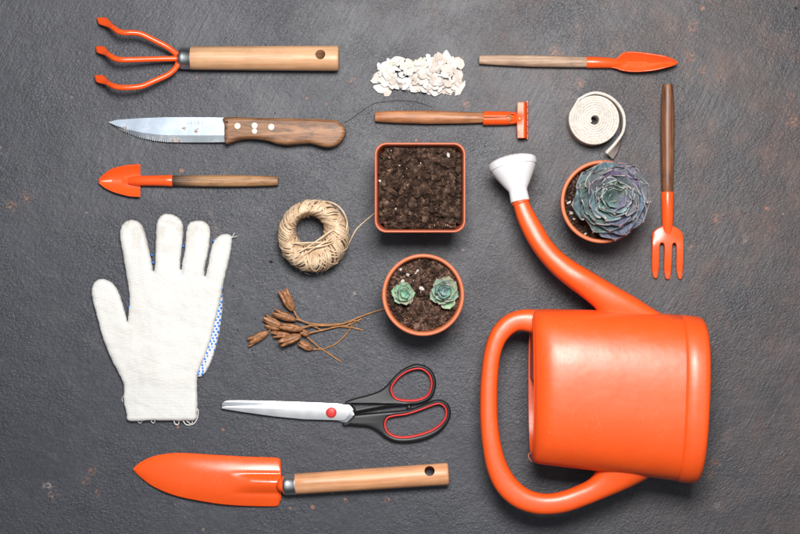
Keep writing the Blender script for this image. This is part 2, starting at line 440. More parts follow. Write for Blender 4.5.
def m_board():
    t = NT('painted_stone_board'); v = t.coord()
    tc = t.n('ShaderNodeTexCoord'); sep = t.n('ShaderNodeSeparateXYZ'); t.l(tc.outputs['Object'], sep.inputs[0])
    big = t.noise(v, 3.2, 5, .55); med = t.noise(v, 14, 5, .6)
    g = t.ramp(big, [(.3, (.034,.036,.045,1)), (.7, (.053,.054,.065,1))])
    # right-hand side of the board has a browner coat
    mr = t.n('ShaderNodeMapRange', i_1=-.02, i_2=.42, i_3=0.0, i_4=1.0)
    t.l(t.math('ADD', sep.outputs[0], t.math('MULTIPLY', sep.outputs[1], .45)), mr.inputs[0])
    brown = t.ramp(med, [(.32, (.035,.032,.036,1)), (.68, (.080,.058,.053,1))])
    g = t.mix(t.math('MULTIPLY', mr.outputs[0], .85), g, brown)
    g = t.mix(1.0, g, t.ramp(t.noise(v, 55, 5, .65), [(.25, .84), (.75, 1.14)]), 'MULTIPLY')
    # pale scuffed patches
    sc = t.ramp(t.noise(t.coord((1.0, 1.8, 1), R(25)), 19, 6, .7), [(.58, 0.0), (.74, 1.0)])
    g = t.mix(t.math('MULTIPLY', sc, .30), g, (.125,.122,.128,1))
    wear = t.math('MULTIPLY', t.ramp(t.noise(t.coord((1.6, 1, 1), R(10)), 26, 6, .72), [(.50, 0.0), (.68, 1.0)]), mr.outputs[0])
    g = t.mix(t.math('MULTIPLY', wear, .45), g, (.155,.085,.062,1))
    # rust specks: fine noise gated by patch noise, denser to the upper right
    gate = t.math('ADD', t.noise(v, 9, 4, .6), t.math('MULTIPLY', mr.outputs[0], .10))
    fine = t.noise(t.coord((1, 1, 1)), 210, 4, .62)
    sp = t.ramp(t.math('ADD', fine, t.math('MULTIPLY', gate, .75)), [(1.03, 0.0), (1.07, 1.0)])
    g = t.mix(t.math('MULTIPLY', sp, .62), g, (.30,.11,.055,1))
    dots = t.n('ShaderNodeTexVoronoi', i_Scale=46.0, i_Randomness=1.0); t.l(v, dots.inputs['Vector'])
    wn = t.n('ShaderNodeSeparateColor'); t.l(dots.outputs['Color'], wn.inputs[0])
    dd = t.math('LESS_THAN', t.math('ADD', dots.outputs['Distance'], t.math('MULTIPLY', fine, .16)), t.math('MULTIPLY_ADD', wn.outputs[0], .13, .045))
    dd = t.math('MULTIPLY', dd, t.math('GREATER_THAN', wn.outputs[1], .42))
    g = t.mix(t.math('MULTIPLY', dd, .75), g, t.mix(wn.outputs[2], (.32,.12,.06,1), (.22,.17,.14,1)))
    # larger rust smears at fixed places (paint worn off)
    warp = t.n('ShaderNodeTexNoise', i_Scale=75.0, i_Detail=5.0, i_Roughness=.65); t.l(v, warp.inputs['Vector'])
    wv = t.n('ShaderNodeVectorMath', operation='MULTIPLY_ADD'); wv.inputs[1].default_value = (.016,.016,0); t.l(warp.outputs['Color'], wv.inputs[0]); t.l(v, wv.inputs[2])
    spots = [(47,487,3.2,(.32,.27,.25,1)),(52,497,3.5,(.20,.14,.12,1)),(715,463,3.6,(.22,.12,.07,1)),(711,475,3.0,(.20,.12,.075,1)),
             (742,470,3.0,(.14,.07,.045,1)),(718,507,2.4,(.20,.18,.17,1)),(26,196,4.2,(.24,.12,.07,1)),(12,206,4.0,(.22,.12,.07,1)),
             (717,218,3.6,(.30,.12,.065,1)),(693,27,4.2,(.24,.11,.07,1)),(690,56,4.6,(.30,.12,.06,1)),(704,70,3.8,(.32,.12,.06,1)),
             (556,52,4.4,(.30,.12,.06,1)),(579,84,4.0,(.30,.12,.06,1)),(792,121,5.0,(.30,.13,.07,1)),(466,104,3.4,(.32,.13,.07,1)),
             (388,500,2.8,(.28,.13,.08,1)),(345,500,1.8,(.28,.13,.08,1)),(86,480,3.2,(.26,.12,.07,1)),(93,470,2.6,(.24,.11,.06,1)),
             (352,81,2.4,(.26,.13,.08,1)),(603,488,2.6,(.17,.13,.11,1)),(615,505,3.0,(.16,.12,.10,1)),(772,228,4.0,(.19,.10,.06,1)),
             (745,238,3.0,(.20,.14,.12,1)),(790,96,3.0,(.26,.12,.07,1)),(689,245,2.8,(.20,.11,.08,1)),(98,492,2.0,(.28,.13,.08,1))]
    frag = t.ramp(t.noise(t.coord((1, 1.5, 1), R(-40)), 300, 5, .7), [(.49, 0.0), (.56, 1.0)])
    for (px, py, r_, c_) in spots:
        p = P(px, py)
        d = t.n('ShaderNodeVectorMath', operation='DISTANCE'); t.l(wv.outputs[0], d.inputs[0])
        d.inputs[1].default_value = ((p.x)*S+.008, (p.y)*S+.008, 0)
        f = t.n('ShaderNodeMapRange', i_1=r_*S*2.0, i_2=r_*S*.5, i_3=0.0, i_4=.85); t.l(d.outputs['Value'], f.inputs[0])
        g = t.mix(t.math('MULTIPLY', f.outputs[0], frag), g, c_)
    # leathery hammered skin
    lv = t.coord((1, 1.5, 1), R(-35))
    patch = t.ramp(t.noise(v, 9, 5, .65), [(.40, .15), (.60, 1.0)])
    f1 = t.noise(lv, 360, 3, .5, .5); f2 = t.noise(v, 170, 4, .6); f3 = t.noise(v, 1300, 2)
    br = t.noise(t.coord((300, 22, 22), R(28)), 1.0, 5, .65, .6)
    mix1 = t.math('MULTIPLY', f1, patch)
    nb = t.bump(mix1, 1.9, .55); nb = t.bump(f2, 1.3, .35, nb); nb = t.bump(f3, .3, .5, nb); nb = t.bump(t.noise(v, 16, 4), 3.5, .4, nb); nb = t.bump(br, .9, .5, nb)
    cr = t.n('ShaderNodeTexVoronoi', feature='DISTANCE_TO_EDGE', i_Scale=7.0); t.l(wv.outputs[0], cr.inputs['Vector'])
    crk = t.math('MULTIPLY', t.ramp(cr.outputs['Distance'], [(.0, 1.0), (.010, 0.0)]), t.ramp(t.noise(v, 5, 3), [(.56, 0.0), (.62, 1.0)]))
    nb = t.bump(crk, .8, -.6, nb)
    g = t.mix(t.math('MULTIPLY', crk, .45), g, (.14,.10,.08,1))
    g = t.mix(1.0, g, t.ramp(f1, [(.3, .84), (.7, 1.16)]), 'MULTIPLY')
    g = t.mix(1.0, g, t.ramp(br, [(.3, .92), (.7, 1.08)]), 'MULTIPLY')
    rr = t.math('MULTIPLY_ADD', med, .26, .34)
    return t.set(color=g, rough=rr, spec=.5, normal=nb)
M['board'] = m_board()

# ------------------------------------------------------------------ the board
bd = mesh_obj('ground', [(-1600,-1300,0),(1600,-1300,0),(1600,1300,0),(-1600,1300,0),(-1600,-1300,-30),(1600,-1300,-30),(1600,1300,-30),(-1600,1300,-30)],
              [(0,1,2,3),(7,6,5,4),(0,4,5,1),(1,5,6,2),(2,6,7,3),(3,7,4,0)], M['board'], smooth=False)
tag(bd, 'dark grey painted board with leathery skin and rust coloured specks', None, None, 'structure'); bd['category'] = 'ground'

# ------------------------------------------------------------------ watering can
ZC = 52.0
can = thing('watering_can', P(615,396), 'big orange plastic watering can lying on its side with its white sprinkler head', 'watering can')
def can_body():
    # x, yTop, yBottom, skew
    T = [(531.6,316,456,-15),(532.4,312.6,459.6,-11.5),(534.5,310.4,462.4,-8),(538,309.6,463.4,-5),(543,309,464.3,-2.2),(549,309,465,-.6),(556,309.2,465.8,0),(580,309.6,468.5,0),(620,311,473,0),(660,313.4,478,0),
         (676.4,314.8,480.2,0),(676.9,315.4,479.6,-1.0),(677.7,315.6,479.6,-1.3),(678.5,315,480.6,-.4),(679,314.7,481.2,.2),(688,315.6,482.6,.2),(694.5,316.4,482.6,0),(697.8,318,480.9,-.8),(700,321.4,477.6,-2.6),(701.2,327,472,-6),(701.6,335,464,-12)]
    rings = []
    for i, (x, a, b, dz) in enumerate(T):
        f = (x-532)/170
        rz = 47 + 4.5*f + dz
        sk = 3.2*f
        A = P(x+sk, a, ZC); B = P(x-sk, b, ZC)
        rings.append(sring(A, B, rz, n=112, e=2.5))
    # bulging base
    L = rings[-1]; c = sum(L, Vector((0,0,0)))/len(L)
    for s_, dx in ((.8, 1.6), (.55, 2.6), (.25, 3.2), (.04, 3.3)):
        rings.append([c + (p-c)*s_ + Vector((dx,0,0)) for p in L])
    # open mouth: go back inside
    inner = []
    L0 = rings[0]; c0 = sum(L0, Vector((0,0,0)))/len(L0)
    for s_, dx in ((.99, -.5), (.965, -.5), (.955, 1.0), (.955, 12), (.95, 60), (.9, 120), (.05, 122)):
        inner.append([c0 + (p-c0)*s_ + Vector((dx,0,0)) for p in L0])
    return loft(inner[::-1] + rings)
o = mesh_obj('body', *can_body(), M['plastic'], can); autosmooth(o, 50)
# half cover over the mouth
cov = []
A = P(533,314,ZC); B = P(533,392,ZC)
def coverring(dx, s_):
    out = []
    n = 40
    cy = P(533,386,ZC).y
    full = sring(P(533,316,ZC), P(533,456,ZC), 32, n=96, e=2.5); c0 = sum(full, Vector((0,0,0)))/96
    pts = [c0 + (p-c0)*.955*s_ for p in full if p.y > cy]
    pts.sort(key=lambda p: math.atan2(p.z-ZC, p.y-cy+20))
    return [p + Vector((dx,0,0)) for p in pts]
r1 = coverring(2.5, 1); r2 = coverring(.2, .985); r3 = coverring(-.6, .93)
V, F = loft([r1, r2, r3]); o = mesh_obj('top_cover', V, F, M['plastic'], can); autosmooth(o, 50)
# torn moulding flash at the lip
fl = MB()
fl.add(tube(catmull([P(531.5,452,40), P(528.5,455,42), P(529.5,459,44), P(532.5,462,46)], 4), [.5]*12+[.3], 6))
fl.build('moulding_flash', M['terracotta_light'], can)
# spout: left/right edge pairs
sp = [((512.6,201.5),(527.6,198.8),7.4),((514,208.5),(530.6,205.5),8.2),((517,219),(535.5,214.5),9.2),((522,231),(542,225.5),10.4),((528.5,243.5),(549.5,238),11.6),
      ((538,257.5),(560,250.5),13),((551,272.3),(574.5,261.5),14.5),((564.5,284),(592,272),16),((578.5,294.5),(612,284),15.5),((590,303.5),(634,296.5),15),
      ((596,309.5),(652,308),14),((599,318),(668,318),12),((604,326),(676,328),10)]
def dense(stn, k=5):
    A_ = catmull([Vector((s_[0][0], s_[0][1], 0)) for s_ in stn], k); B_ = catmull([Vector((s_[1][0], s_[1][1], 0)) for s_ in stn], k)
    C_ = catmull([Vector((s_[2], 0, 0)) for s_ in stn], k)
    return [((a.x,a.y),(b.x,b.y),c.x) for a, b, c in zip(A_, B_, C_)]
rings = [sring(P(a[0],a[1],ZC+2), P(b[0],b[1],ZC+2), r_, n=48, e=2.45) for a, b, r_ in dense(sp)]
o = mesh_obj('spout', *loft(rings), M['plastic'], can); autosmooth(o, 70)
# fillet in the corner between spout and body
fil = [((585,312.5),(600,310.5),5),((588,309),(602,305),10),((592,304.5),(606,300),14),((595,299),(606,296),12)]
# collar on the spout
ring = [(9.5, 0),(9.9,.6),(9.9,2.0),(9.4,2.6)]
axc = (P(519.9,199.5,ZC+2) - P(522.3,206.8,ZC+2)).normalized()
o = mesh_obj('spout_collar', *lathe([(8.2,-1.2),(8.75,-.9),(8.95,0),(8.75,.9),(8.2,1.2)], P(520.8,202.2,ZC+2), axc, 48), M['plastic'], can); autosmooth(o, 50)
# handle
hd = [((556,309.6),(556,341),15),((545,309.6),(541,337),13.5),((536,309.4),(529.5,332.5),10.5),((524,309.4),(520,330.8),9.4),((512,312),(514.5,332.8),9),((501,318.5),(509,337.5),9),((491,331),(504,345),9),
      ((484.5,350),(500,358),9),((481,375),(498,377.5),9),((479.8,400),(497.4,399),9),((480.3,425),(498,421.5),9),((482.6,448),(500.5,441),9),
      ((487.5,472),(505.5,460),9),((497,491.5),(513,474.5),9),((511,505),(523,485.5),9),((528,512.5),(534.5,491.8),9),((546,514.6),(548,493.8),9),
      ((566,512.2),(563.5,491),9.3),((586,505.5),(578,485.5),10),((607,497),(588,480.5),11.5),((627,488.5),(594,474.5),14),((643,480.5),(597,468),17),((654,474),(598,460),20)]
rings = [sring(P(a[0],a[1],ZC), P(b[0],b[1],ZC), r_, n=48, e=2.5) for a, b, r_ in dense(hd, 5)]
o = mesh_obj('handle', *loft(rings), M['plastic'], can); autosmooth(o, 70)
# rose (sprinkler head)
nk = P(519.8,199.5,ZC+2); rc = P(513.2,164.5,ZC+2); ax = (rc-nk); ax.z -= 6; L = ax.length; ax.normalize()
prof = [(7.6,-2),(8.9,-2.2),(9.4,-1.4),(9.1,4),(8.9,8.6),(9.8,10.6),(13.4,16),(18,23.6),(21.2,29.4),(21.7,30.9),(21.9,31.6),(22.9,31.8),(23.2,33.2),(23.7,34.2),(23.7,37.6),(23.1,38.6),(22,39.6),(16,42.0),(9,43.6),(2,44.2)]
rose = mesh_obj('sprinkler_head', *lathe(prof, nk, ax, 80), M['white_plastic'], can); autosmooth(rose, 40); rose['label'] = 'white plastic sprinkler head on the spout end'
hb = MB()
a1 = ax.orthogonal().normalized(); a2 = ax.cross(a1)
for ring_r, cnt in ((4,6),(9,12),(14,18),(19,24)):
    for k in range(cnt):
        a = 2*PI*k/cnt
        h = float(np.interp(ring_r, [2,9,16,22],[44.2,43.6,42.0,39.6])) + .05
        hb.add(lathe([(.55,-.3),(.55,.12)], nk + ax*h + (a1*math.cos(a)+a2*math.sin(a))*ring_r, ax, 8))
hb.build('sprinkler_holes', M['crumb'], rose)

# ------------------------------------------------------------------ hand cultivator (three tines)
cul = thing('hand_cultivator', P(220,58), 'three tined orange hand cultivator with thick pale wooden handle', 'garden rake')
def rounded_handle(name, ax0, ax1, r0, r1, zc, mat, parent, bulge=0, endr=2.0, hole=None, n=48, start_r=1.2, profile=None):
    A = P(ax0[0], ax0[1], zc); B = P(ax1[0], ax1[1], zc); L = (B-A).length
    pr = [(.2,0),(r0-start_r,0),(r0-start_r*.3,start_r*.3),(r0,start_r)]
    N = 14
    for i in range(1, N):
        t = i/N; r_ = (r0+(r1-r0)*t + bulge*math.sin(PI*t)) if profile is None else float(np.interp(t, [q[0] for q in profile], [q[1] for q in profile]))
        pr.append((r_, start_r + (L-endr-start_r)*t))
    pr += [(r1, L-endr),(r1-endr*.12, L-endr*.5),(r1-endr*.45, L-endr*.12),(r1-endr, L),(.2, L)]
    o = mesh_obj(name, *lathe(pr, A, (B-A), n), mat, parent)
    if hole:
        c, hr, tilt = hole      # px position on top, radius, drift of the hole towards the far side (mm over the thickness)
        d = (B-A).normalized(); side = Vector((-d.y, d.x, 0))
        top = P(c[0], c[1], zc+r1)
        dirv = (Vector((0,0,-1))*2*r1 - side*tilt).normalized()
        ct = mesh_obj('cutter', *lathe([(hr,-20),(hr,60)], top, dirv, 32), mat, None)
        boolean_cut(o, ct)
        o.modifiers.clear()
    autosmooth(o, 40)
    return o
rounded_handle('handle', (190.5,58), (339,58.2), 11.6, 12.6, 13, M['beech'], cul, endr=2.5, hole=((320.3,53.8), 4.9, 9))
o = mesh_obj('ferrule', *lathe([(2,-13.2),(7.5,-13.2),(9.6,-11.8),(10.6,-10.2),(10.9,-8),(10.9,-1.2),(11.3,-.6),(11.3,.6),(10.8,1.0),(2,1.0)], P(191,58,13), Vector((1,0,0)), 48), M['chrome'], cul); autosmooth(o, 40)
def tine(points, sgn):
    pts = catmull(PL([(a, b, 13+(z-13)*.62) for a, b, z in points]), 6)
    V, F = tube(pts, 2.8, 14)
    o = MB(); o.add((V, F)); return o, pts
def tine_tip(p0, p1, w, last):
    pass
tines = [
 [(182,57,13),(178,56,15),(174.5,52.3,18),(167,46.6,22),(155,40.4,26),(141.5,34,30),(133,32.6,33),(125,32.6,34.5),(118.5,31.2,33),(114.6,28.6,28)],
 [(182,58,13),(176,58.4,15),(160,58.7,20),(140,59.3,28),(130,59.6,32),(121,59.6,34),(114.5,58.2,32),(110,55.6,26)],
 [(182,59,13),(178.6,62,15),(175.5,68,18),(168,74.5,22),(155,80.4,27),(143,85.6,30),(133,87.2,33),(122,87.4,34.5),(115.5,86.6,33),(110.5,84.6,27)]]
tips = [((114.6,28.6,28),(105.5,21.5,13),(97,18,4)), ((110,55.6,26),(103,50.5,13),(96.2,46.6,4)), ((110.5,84.6,27),(102.5,80,13),(95,75.6,4))]
for tp, (b0, b1, b2) in zip(tines, tips):
    mb, _ = tine(tp, 1)
    q0, q1, q2 = P(b0[0], b0[1], 13+(b0[2]-13)*.62), P(b1[0], b1[1], 9), P(b2[0], b2[1], 2.5)
    d = (q2-q0).normalized(); side = d.cross(Vector((.35,.0,1))).normalized(); nrm = side.cross(d).normalized()
    rings = []
    for t_, w, th in ((.0,2.78,2.75),(.06,2.8,2.7),(.25,3.0,1.6),(.42,3.9,1.15),(.6,4.9,1.0),(.70,5.0,.95),(.84,3.0,.9),(.95,1.5,.8),(1.0,1.1,.5)):
        c = q0 + (q2-q0)*t_ if t_ <= .0 else (q0*(1-t_)**2 + q1*2*t_*(1-t_) + q2*t_**2)
        ring_ = []
        for k in range(12):
            a = 2*PI*k/12; ring_.append(c + side*math.cos(a)*w + nrm*(math.sin(a)*th if abs(math.sin(a)) > .3 or t_ < .2 else 0))
        rings.append(ring_)
    mb.add(loft(rings))
    t_o = mb.build('tine', M['paint'], cul)

# ------------------------------------------------------------------ knife
kn = thing('bread_knife', P(227,131), 'old serrated kitchen knife with stained blade and riveted brown wooden handle', 'knife')
spine = [(108.3,121.9),(117.6,119.6),(140.2,118.1),(165.3,117.1),(185.4,117.1),(210.5,117.2),(227,117.7)]
edge = [(108.3,122.3),(115,127.1),(127.6,133.2),(140.2,137.7),(155.2,140.7),(167.8,142),(185.4,142.3),(203,142.3),(227,142)]
def kz(x): return interp([(108,2.6),(227,9.5)], x)
def kblade(u, v, top=True):
    x = 108.3 + u*(227-108.3)
    a = interp(spine, x); b = interp(edge, x)
    if 112 < x < 168: b += (1.25*abs(((x*.46) % 1.0)-.5)*2 - .6)*max(0, (v-.86)/.14)
    y = a + (b-a)*v
    z = kz(x)
    bev = .72
    if v > bev: z -= 1.0*(v-bev)/(1-bev)
    return P(x, y, z)
NU = 260
def strip(v0, v1, nv, z_off=0):
    return grid(lambda u, v: kblade(u, v0 + (v1-v0)*v) + Vector((0,0,z_off)), NU, nv)
bl = mesh_obj('blade', *strip(0, .72, 3), M['blade'], kn, smooth=False); solid(bl, 1.6)
be = mesh_obj('cutting_edge', *strip(.72, 1.0, 8), M['blade_edge'], bl, smooth=False); solid(be, .5)
# faint stamped characters on the blade
st = MB()
def tiny(px, py, seg, sc=1.0, z=None):
    for (x0, y0, x1, y1) in seg:
        z_ = kz(px)+.03
        a = P(px+x0*sc, py+y0*sc, z_); b = P(px+x1*sc, py+y1*sc, z_)
        st.add(tube([a, b], .18, 4))
tiny(187.5,122.3,[(.6,-1.6,0,-.6),(0,-.6,0,.8),(0,.8,.7,1.7)])
tiny(191.2,122.3,[(-.8,-1,0,-1.5),(0,-1.5,.8,-.8),(.8,-.8,-.8,1.3),(-.8,1.3,.9,1.3)])
tiny(194.9,122.3,[(-.8,-1.4,.8,-1.4),(.8,-1.4,.1,-.1),(.1,-.1,.8,.6),(.8,.6,.1,1.4),(.1,1.4,-.8,1.2)])
tiny(198.6,122.3,[(-.8,-1.4,.8,-1.4),(-.8,-1.4,-.8,1.4),(-.8,1.4,.8,1.4),(.8,1.4,.8,-1.4),(-.8,0,.8,0)])
tiny(202.3,122.3,[(-.6,-1.6,.1,-.6),(.1,-.6,.1,.8),(.1,.8,-.6,1.7)])
st.build('stamped_mark', M['scissor'], bl)
ko = [(225.2,117.8),(255,118.1),(286,118.6),(310,119.1),(323.8,119.7),(334,120.3),(341,123),(345.6,129.2),(345,136),(340.5,142.8),(334,147),(327,147.9),(320,146.4),(310.6,143.8),
      (299.4,144.2),(288,145.4),(277,143.8),(267.5,141),(254.4,139.4),(242,139.8),(234,142),(226.5,144.4),(225,138),(225,125)]
def kh_warp(c):
    return c
kh = plate('handle', [ko], .6, 18.4, 4.2, M['knife_wood'], kn, res=4, smooth_k=4)
for (x, y, r_) in ((237.3,125.9,2.8),(254.4,125.4,2.8),(254.4,131.0,2.5),(271.2,126.9,2.9)):
    o = mesh_obj('rivet', *lathe([(r_,-.5),(r_,.06),(r_-.2,.12),(.1,.14)], P(x, y, 18.4), Vector((0,0,1)), 24), M['brass'], kn); autosmooth(o, 40)

# ------------------------------------------------------------------ generic trowel blade
def trowel_blade(name, top, bot, x0, x1, zfn, mat, parent, nu=70, nv=36, t=1.3, rev=False, pw=.9):
    def f(u, v):
        w = u**pw if not rev else 1-(1-u)**pw
        x = x0 + (x1-x0)*w
        a = interp(top, x); b = interp(bot, x)
        y = a + (b-a)*v
        z = zfn(x, y, v)
        return P(x, y, z)
    o = mesh_obj(name, *grid(f, nu, nv), mat, parent); solid(o, t)
    return o
def smooth_tab(tab, k=8):
    pts = catmull([Vector((a, b, 0)) for a, b in tab], k)
    return sorted([(p.x, p.y) for p in pts])

# small pointed trowel (left)
st1 = thing('small_trowel', P(175,181), 'small wide pointed orange trowel with scorched wooden handle above the glove', 'trowel')
top = smooth_tab([(99.3,181.3),(101.5,177.5),(105.5,173.6),(112.5,169),(125,165.8),(133,165),(140,164.7)])
bot = smooth_tab([(99.3,181.4),(101.5,184.4),(106,188),(115,192),(127.5,195.4),(134,196.1),(140.3,196.3)])
def z1(x, y, v):
    s_ = (v-.5)*2
    edge_lift = 7.5*abs(s_)**1.7*interp([(99,0.2),(112,.7),(140,1)], x)
    ridge = interp([(122,0),(130,2.2),(140,5.2)], x)*math.exp(-((y-181)/3.6)**2)
    return 1.6 + interp([(99,3.2),(112,1.0),(140,.2)], x) + edge_lift + ridge
trowel_blade('blade', top, bot, 99.3, 140.2, z1, M['paint'], st1)
rs = handle_rings([(129,177.5,129,184.5,4.2),(134,176.2,134,185.2,5.2),(139,175.4,139,185.8,6.2),(150,175.4,150,185.8,6.4),(165,174.9,165,186.2,6.6),(172.2,174.7,172.2,186.6,6.7),(172.8,175,172.8,186.3,6.7)], 6)
o = mesh_obj('socket', *loft(rs), M['paint'], st1); autosmooth(o, 60)
M['small_wood_o'] = M['small_wood']
rounded_handle('handle', (171.5,180.8), (278.3,181.0), 5.2, 4.6, 6.6, M['small_wood'], st1, endr=1.0, profile=[(0,5.2),(.2,5.7),(.5,6.0),(.75,5.7),(1,4.8)])

# narrow trowel (top right)
st2 = thing('narrow_trowel', P(586,62), 'slim orange scoop trowel with greyish wooden handle at the upper right', 'trowel')
top = smooth_tab([(611,58.6),(615,58.6),(619,55.6),(622.5,52.6),(627,51.5),(635,51.4),(648,52.8),(662,55),(670,57.2),(675,59.6),(677.8,62.4)])
bot = smooth_tab([(611,67.8),(616,68.8),(622,70.8),(630,71.9),(640,72),(654,70.6),(664,68.4),(671,66.6),(675.5,64.8),(677.8,62.6)])
def z2(x, y, v):
    s_ = (v-.52)*2
    w = interp([(611,.1),(618,.5),(628,1),(665,.8),(677,.25)], x)
    return 2.0 + interp([(611,4.5),(625,1.5),(645,3),(677,9)], x) + 8.5*w*abs(s_)**1.25
trowel_blade('blade', top, bot, 611, 677.8, z2, M['paint'], st2, nu=80, nv=30)
rs = handle_rings([(586.2,56.6,586.2,67.8,6.6),(586.8,56.3,586.8,68,6.6),(600,56.8,600,68,6.5),(609,57.4,609,68,6.3),(614,58.2,614,68.2,5.6),(620,60,620,67,4.8),(626,61.8,626,65.4,4.2)], 6)
o = mesh_obj('socket', *loft(rs), M['paint'], st2); autosmooth(o, 60)
rounded_handle('handle', (587.5,62.2), (479,59.6), 5.2, 4.3, 6.6, M['pale_wood'], st2, endr=.8, profile=[(0,5.3),(.25,5.8),(.5,6.0),(.75,5.4),(1,4.5)])

# garden trowel (bottom left)
gt = thing('garden_trowel', P(285,484), 'large glossy orange planting trowel with varnished wooden handle below the scissors', 'trowel')
top = smooth_tab([(132.6,469.3),(136,465.6),(141,462),(151.5,457),(165,454),(180.8,453),(210,454.6),(243.8,456.6),(270,457.4),(277,457.8),(280,459.2),(281.2,462)])
bot = smooth_tab([(132.6,469.4),(136,473.4),(141,477.8),(153.8,487),(176.3,496.2),(210,503),(232.5,505.6),(255,506.6),(270,506.8),(276,506.6),(279,505),(280.2,501)])
ZCURVE = smooth_tab([(130,1.5),(150,7.0),(175,10.5),(205,11.6),(245,10.8),(283,8.8)], 10)
WCURVE = smooth_tab([(130,.1),(150,.42),(170,.72),(195,.93),(225,1),(283,1)], 10)
def z3(x, y, v):
    s_ = (v-.5)*2
    w = interp(WCURVE, x)
    z = interp(ZCURVE, x) - 6.5*w*abs(s_)**2.0
    # pressed socket ridge with two creases
    yc = interp([(236,483.5),(281,484)], x)
    g = interp([(228,0),(238,.35),(250,.8),(270,1),(281,1)], x)
    z += g*(3.8*math.exp(-((y-yc)/7.0)**2) - .9*math.exp(-((abs(y-yc)-9.8)/2.4)**2))
    return z
trowel_blade('blade', top, bot, 132.6, 281.2, z3, M['paint_gloss'], gt, nu=120, nv=64, t=1.5)
d = (P(448.5,474,12)-P(294.5,484.3,12)).normalized()
o = mesh_obj('neck', *lathe([(3,-6),(5.6,-4),(6.8,-2),(7.2,0),(7.2,6)], P(282.5,485.1,11), d, 32), M['paint_gloss'], gt)
o = mesh_obj('ferrule', *lathe([(2,-12.4),(7.8,-12.4),(9.4,-11.2),(10.0,-9.4),(10.2,-7),(10.2,-1),(10.5,-.5),(10.5,.5),(10,1),(2,1)], P(295,484.3,11), d, 48), M['chrome'], gt); autosmooth(o, 40)
rounded_handle('handle', (294.6,484.3), (448.6,474), 10.4, 11.1, 11.3, M['beech_warm'], gt, endr=2.0, hole=((429.6,470.8), 5.1, 5))

# ------------------------------------------------------------------ mini rake
mr = thing('mini_rake', P(483,118), 'little orange rake with toothed head and slit socket, short wooden handle', 'rake')
rounded_handle('handle', (485,117.9), (374.8,116.6), 5.0, 4.9, 6.8, M['red_wood'], mr, endr=1.0, profile=[(0,5.2),(.2,6.0),(.5,6.8),(.8,6.3),(1,5.3)])
core = mesh_obj('handle_tip', *lathe([(4.9,0),(4.9,26),(4.2,29),(1,31)], P(482,117.9,6.8), Vector((1,0,0)), 32), M['red_wood'], mr)
# socket: rolled sheet, open slot on top
def sock(u, v):
    x = 483 + 33*u
    a0 = interp([(0,.10),(.72,.10),(.80,.75),(.93,.75),(1.0,.3)], u)       # half opening angle
    a = PI/2 + a0 + (2*PI-2*a0)*v
    rr = interp([(0,6.2),(.7,6.0),(1,5.0)], u)
    yc = 118.1
    c = P(x, yc, 6.8)
    return c + Vector((0, math.cos(a)*rr, math.sin(a)*rr))
o = mesh_obj('socket', *grid(sock, 60, 40), M['paint'], mr); solid(o, .9, 1)
def head(u, v):
    y = 102 + 36*u
    # v: 0 near handle -> 1 flange bottom
    xl = 517.4 - .6*math.sin(PI*u)
    if v < .6: x = xl + (524.2-xl)*(v/.6); z = 13.5 + 1.0*(v/.6)
    else:
        q = (v-.6)/.4; x = 524.2 + 3.4*math.sin(q*PI/2); z = 14.5 - q*9.5
    z -= 1.0*math.exp(-((y-119.5)/5)**2)*(1-v)
    yy = y + (1.0 if u < .5 else -1)*0
    return P(x, yy, z)
o = mesh_obj('head_plate', *grid(head, 60, 16), M['paint'], mr); solid(o, 1.0)
for i in range(6):
    y = 103.6 + i*6.55
    a = P(527.4, y, 6.2)
    rings = []
    for z_, w, dx in ((6.6,2.9,0),(4,2.3,.5),(1.6,1.4,.2),(.3,.6,-.6)):
        c = P(527.3, y, z_) + Vector((dx,0,0))
        rings.append([c+Vector((-.6,-w,0)), c+Vector((.6,-w,0)), c+Vector((.6,w,0)), c+Vector((-.6,w,0))])
    o = mesh_obj('tooth', *loft(rings), M['paint'], mr, smooth=False); bevel(o, .25)
rs = handle_rings([(511,114,511,122.6,6.6),(514,114.4,514,122.4,8.6),(517,114.4,517,122.6,11),(520,115.6,520,121.8,12.6),(523.2,118,523.2,120,12.4)], 8, .5)
o = mesh_obj('neck', *loft(rs), M['paint'], mr)
o.location.z -= .0

# ------------------------------------------------------------------ mini fork
mf = thing('mini_fork', P(667,192), 'small orange three pronged fork with dark brown handle at the right edge', 'garden fork')
rounded_handle('handle', (667.3,193.5), (667.6,84.3), 5.6, 5.2, 7.2, M['dark_wood'], mf, endr=.8, profile=[(0,5.9),(.3,6.5),(.6,6.9),(.85,6.2),(1,5.4)])
rs = [sring(P(a,y,z), P(b,y,z), rz_, n=32) for a, b, y, z, rz_ in ((661.2,673.8,192,7.2,6.4),(661,673.9,192.6,7.2,6.6),(661.4,673.6,208,7.2,6.4),(661.8,673.3,218,7.0,5.4),(662.2,672.9,224,6.9,4.2),(662.8,672.4,229,6.8,3.2),(663.8,671.4,235,6.6,2.2),(665,670.2,242,6.2,1.5),(666.6,668.8,250,5.6,.9))]
o = mesh_obj('socket', *loft(rs), M['paint'], mf); autosmooth(o, 60)
fo = [(664,221),(662.4,225.6),(656.6,228.8),(652.6,232.4),(651.9,237),(651.8,250),(651.8,262),(652.4,271),(654,277.4),(656.6,278.4),(658,276.5),(659,268),(659.1,255),(659.2,246.5),(660.2,243.5),(661.6,242.9),(663,243.6),(664,246.5),
      (664.1,256),(664.2,268),(665.4,276.5),(667,279.2),(669.4,279.2),(670.8,276.5),(671.4,268),(671.6,256),(671.7,246.5),(672.6,243.6),(674,243),(675.2,243.8),(676,246.5),(676.2,256),(676.6,268),(678.4,277),(680.4,279.4),(682.4,277.6),(683,270),
      (683.1,258),(683,245),(683,237),(682,232.2),(678,228.6),(672.6,225.6),(671,221)]
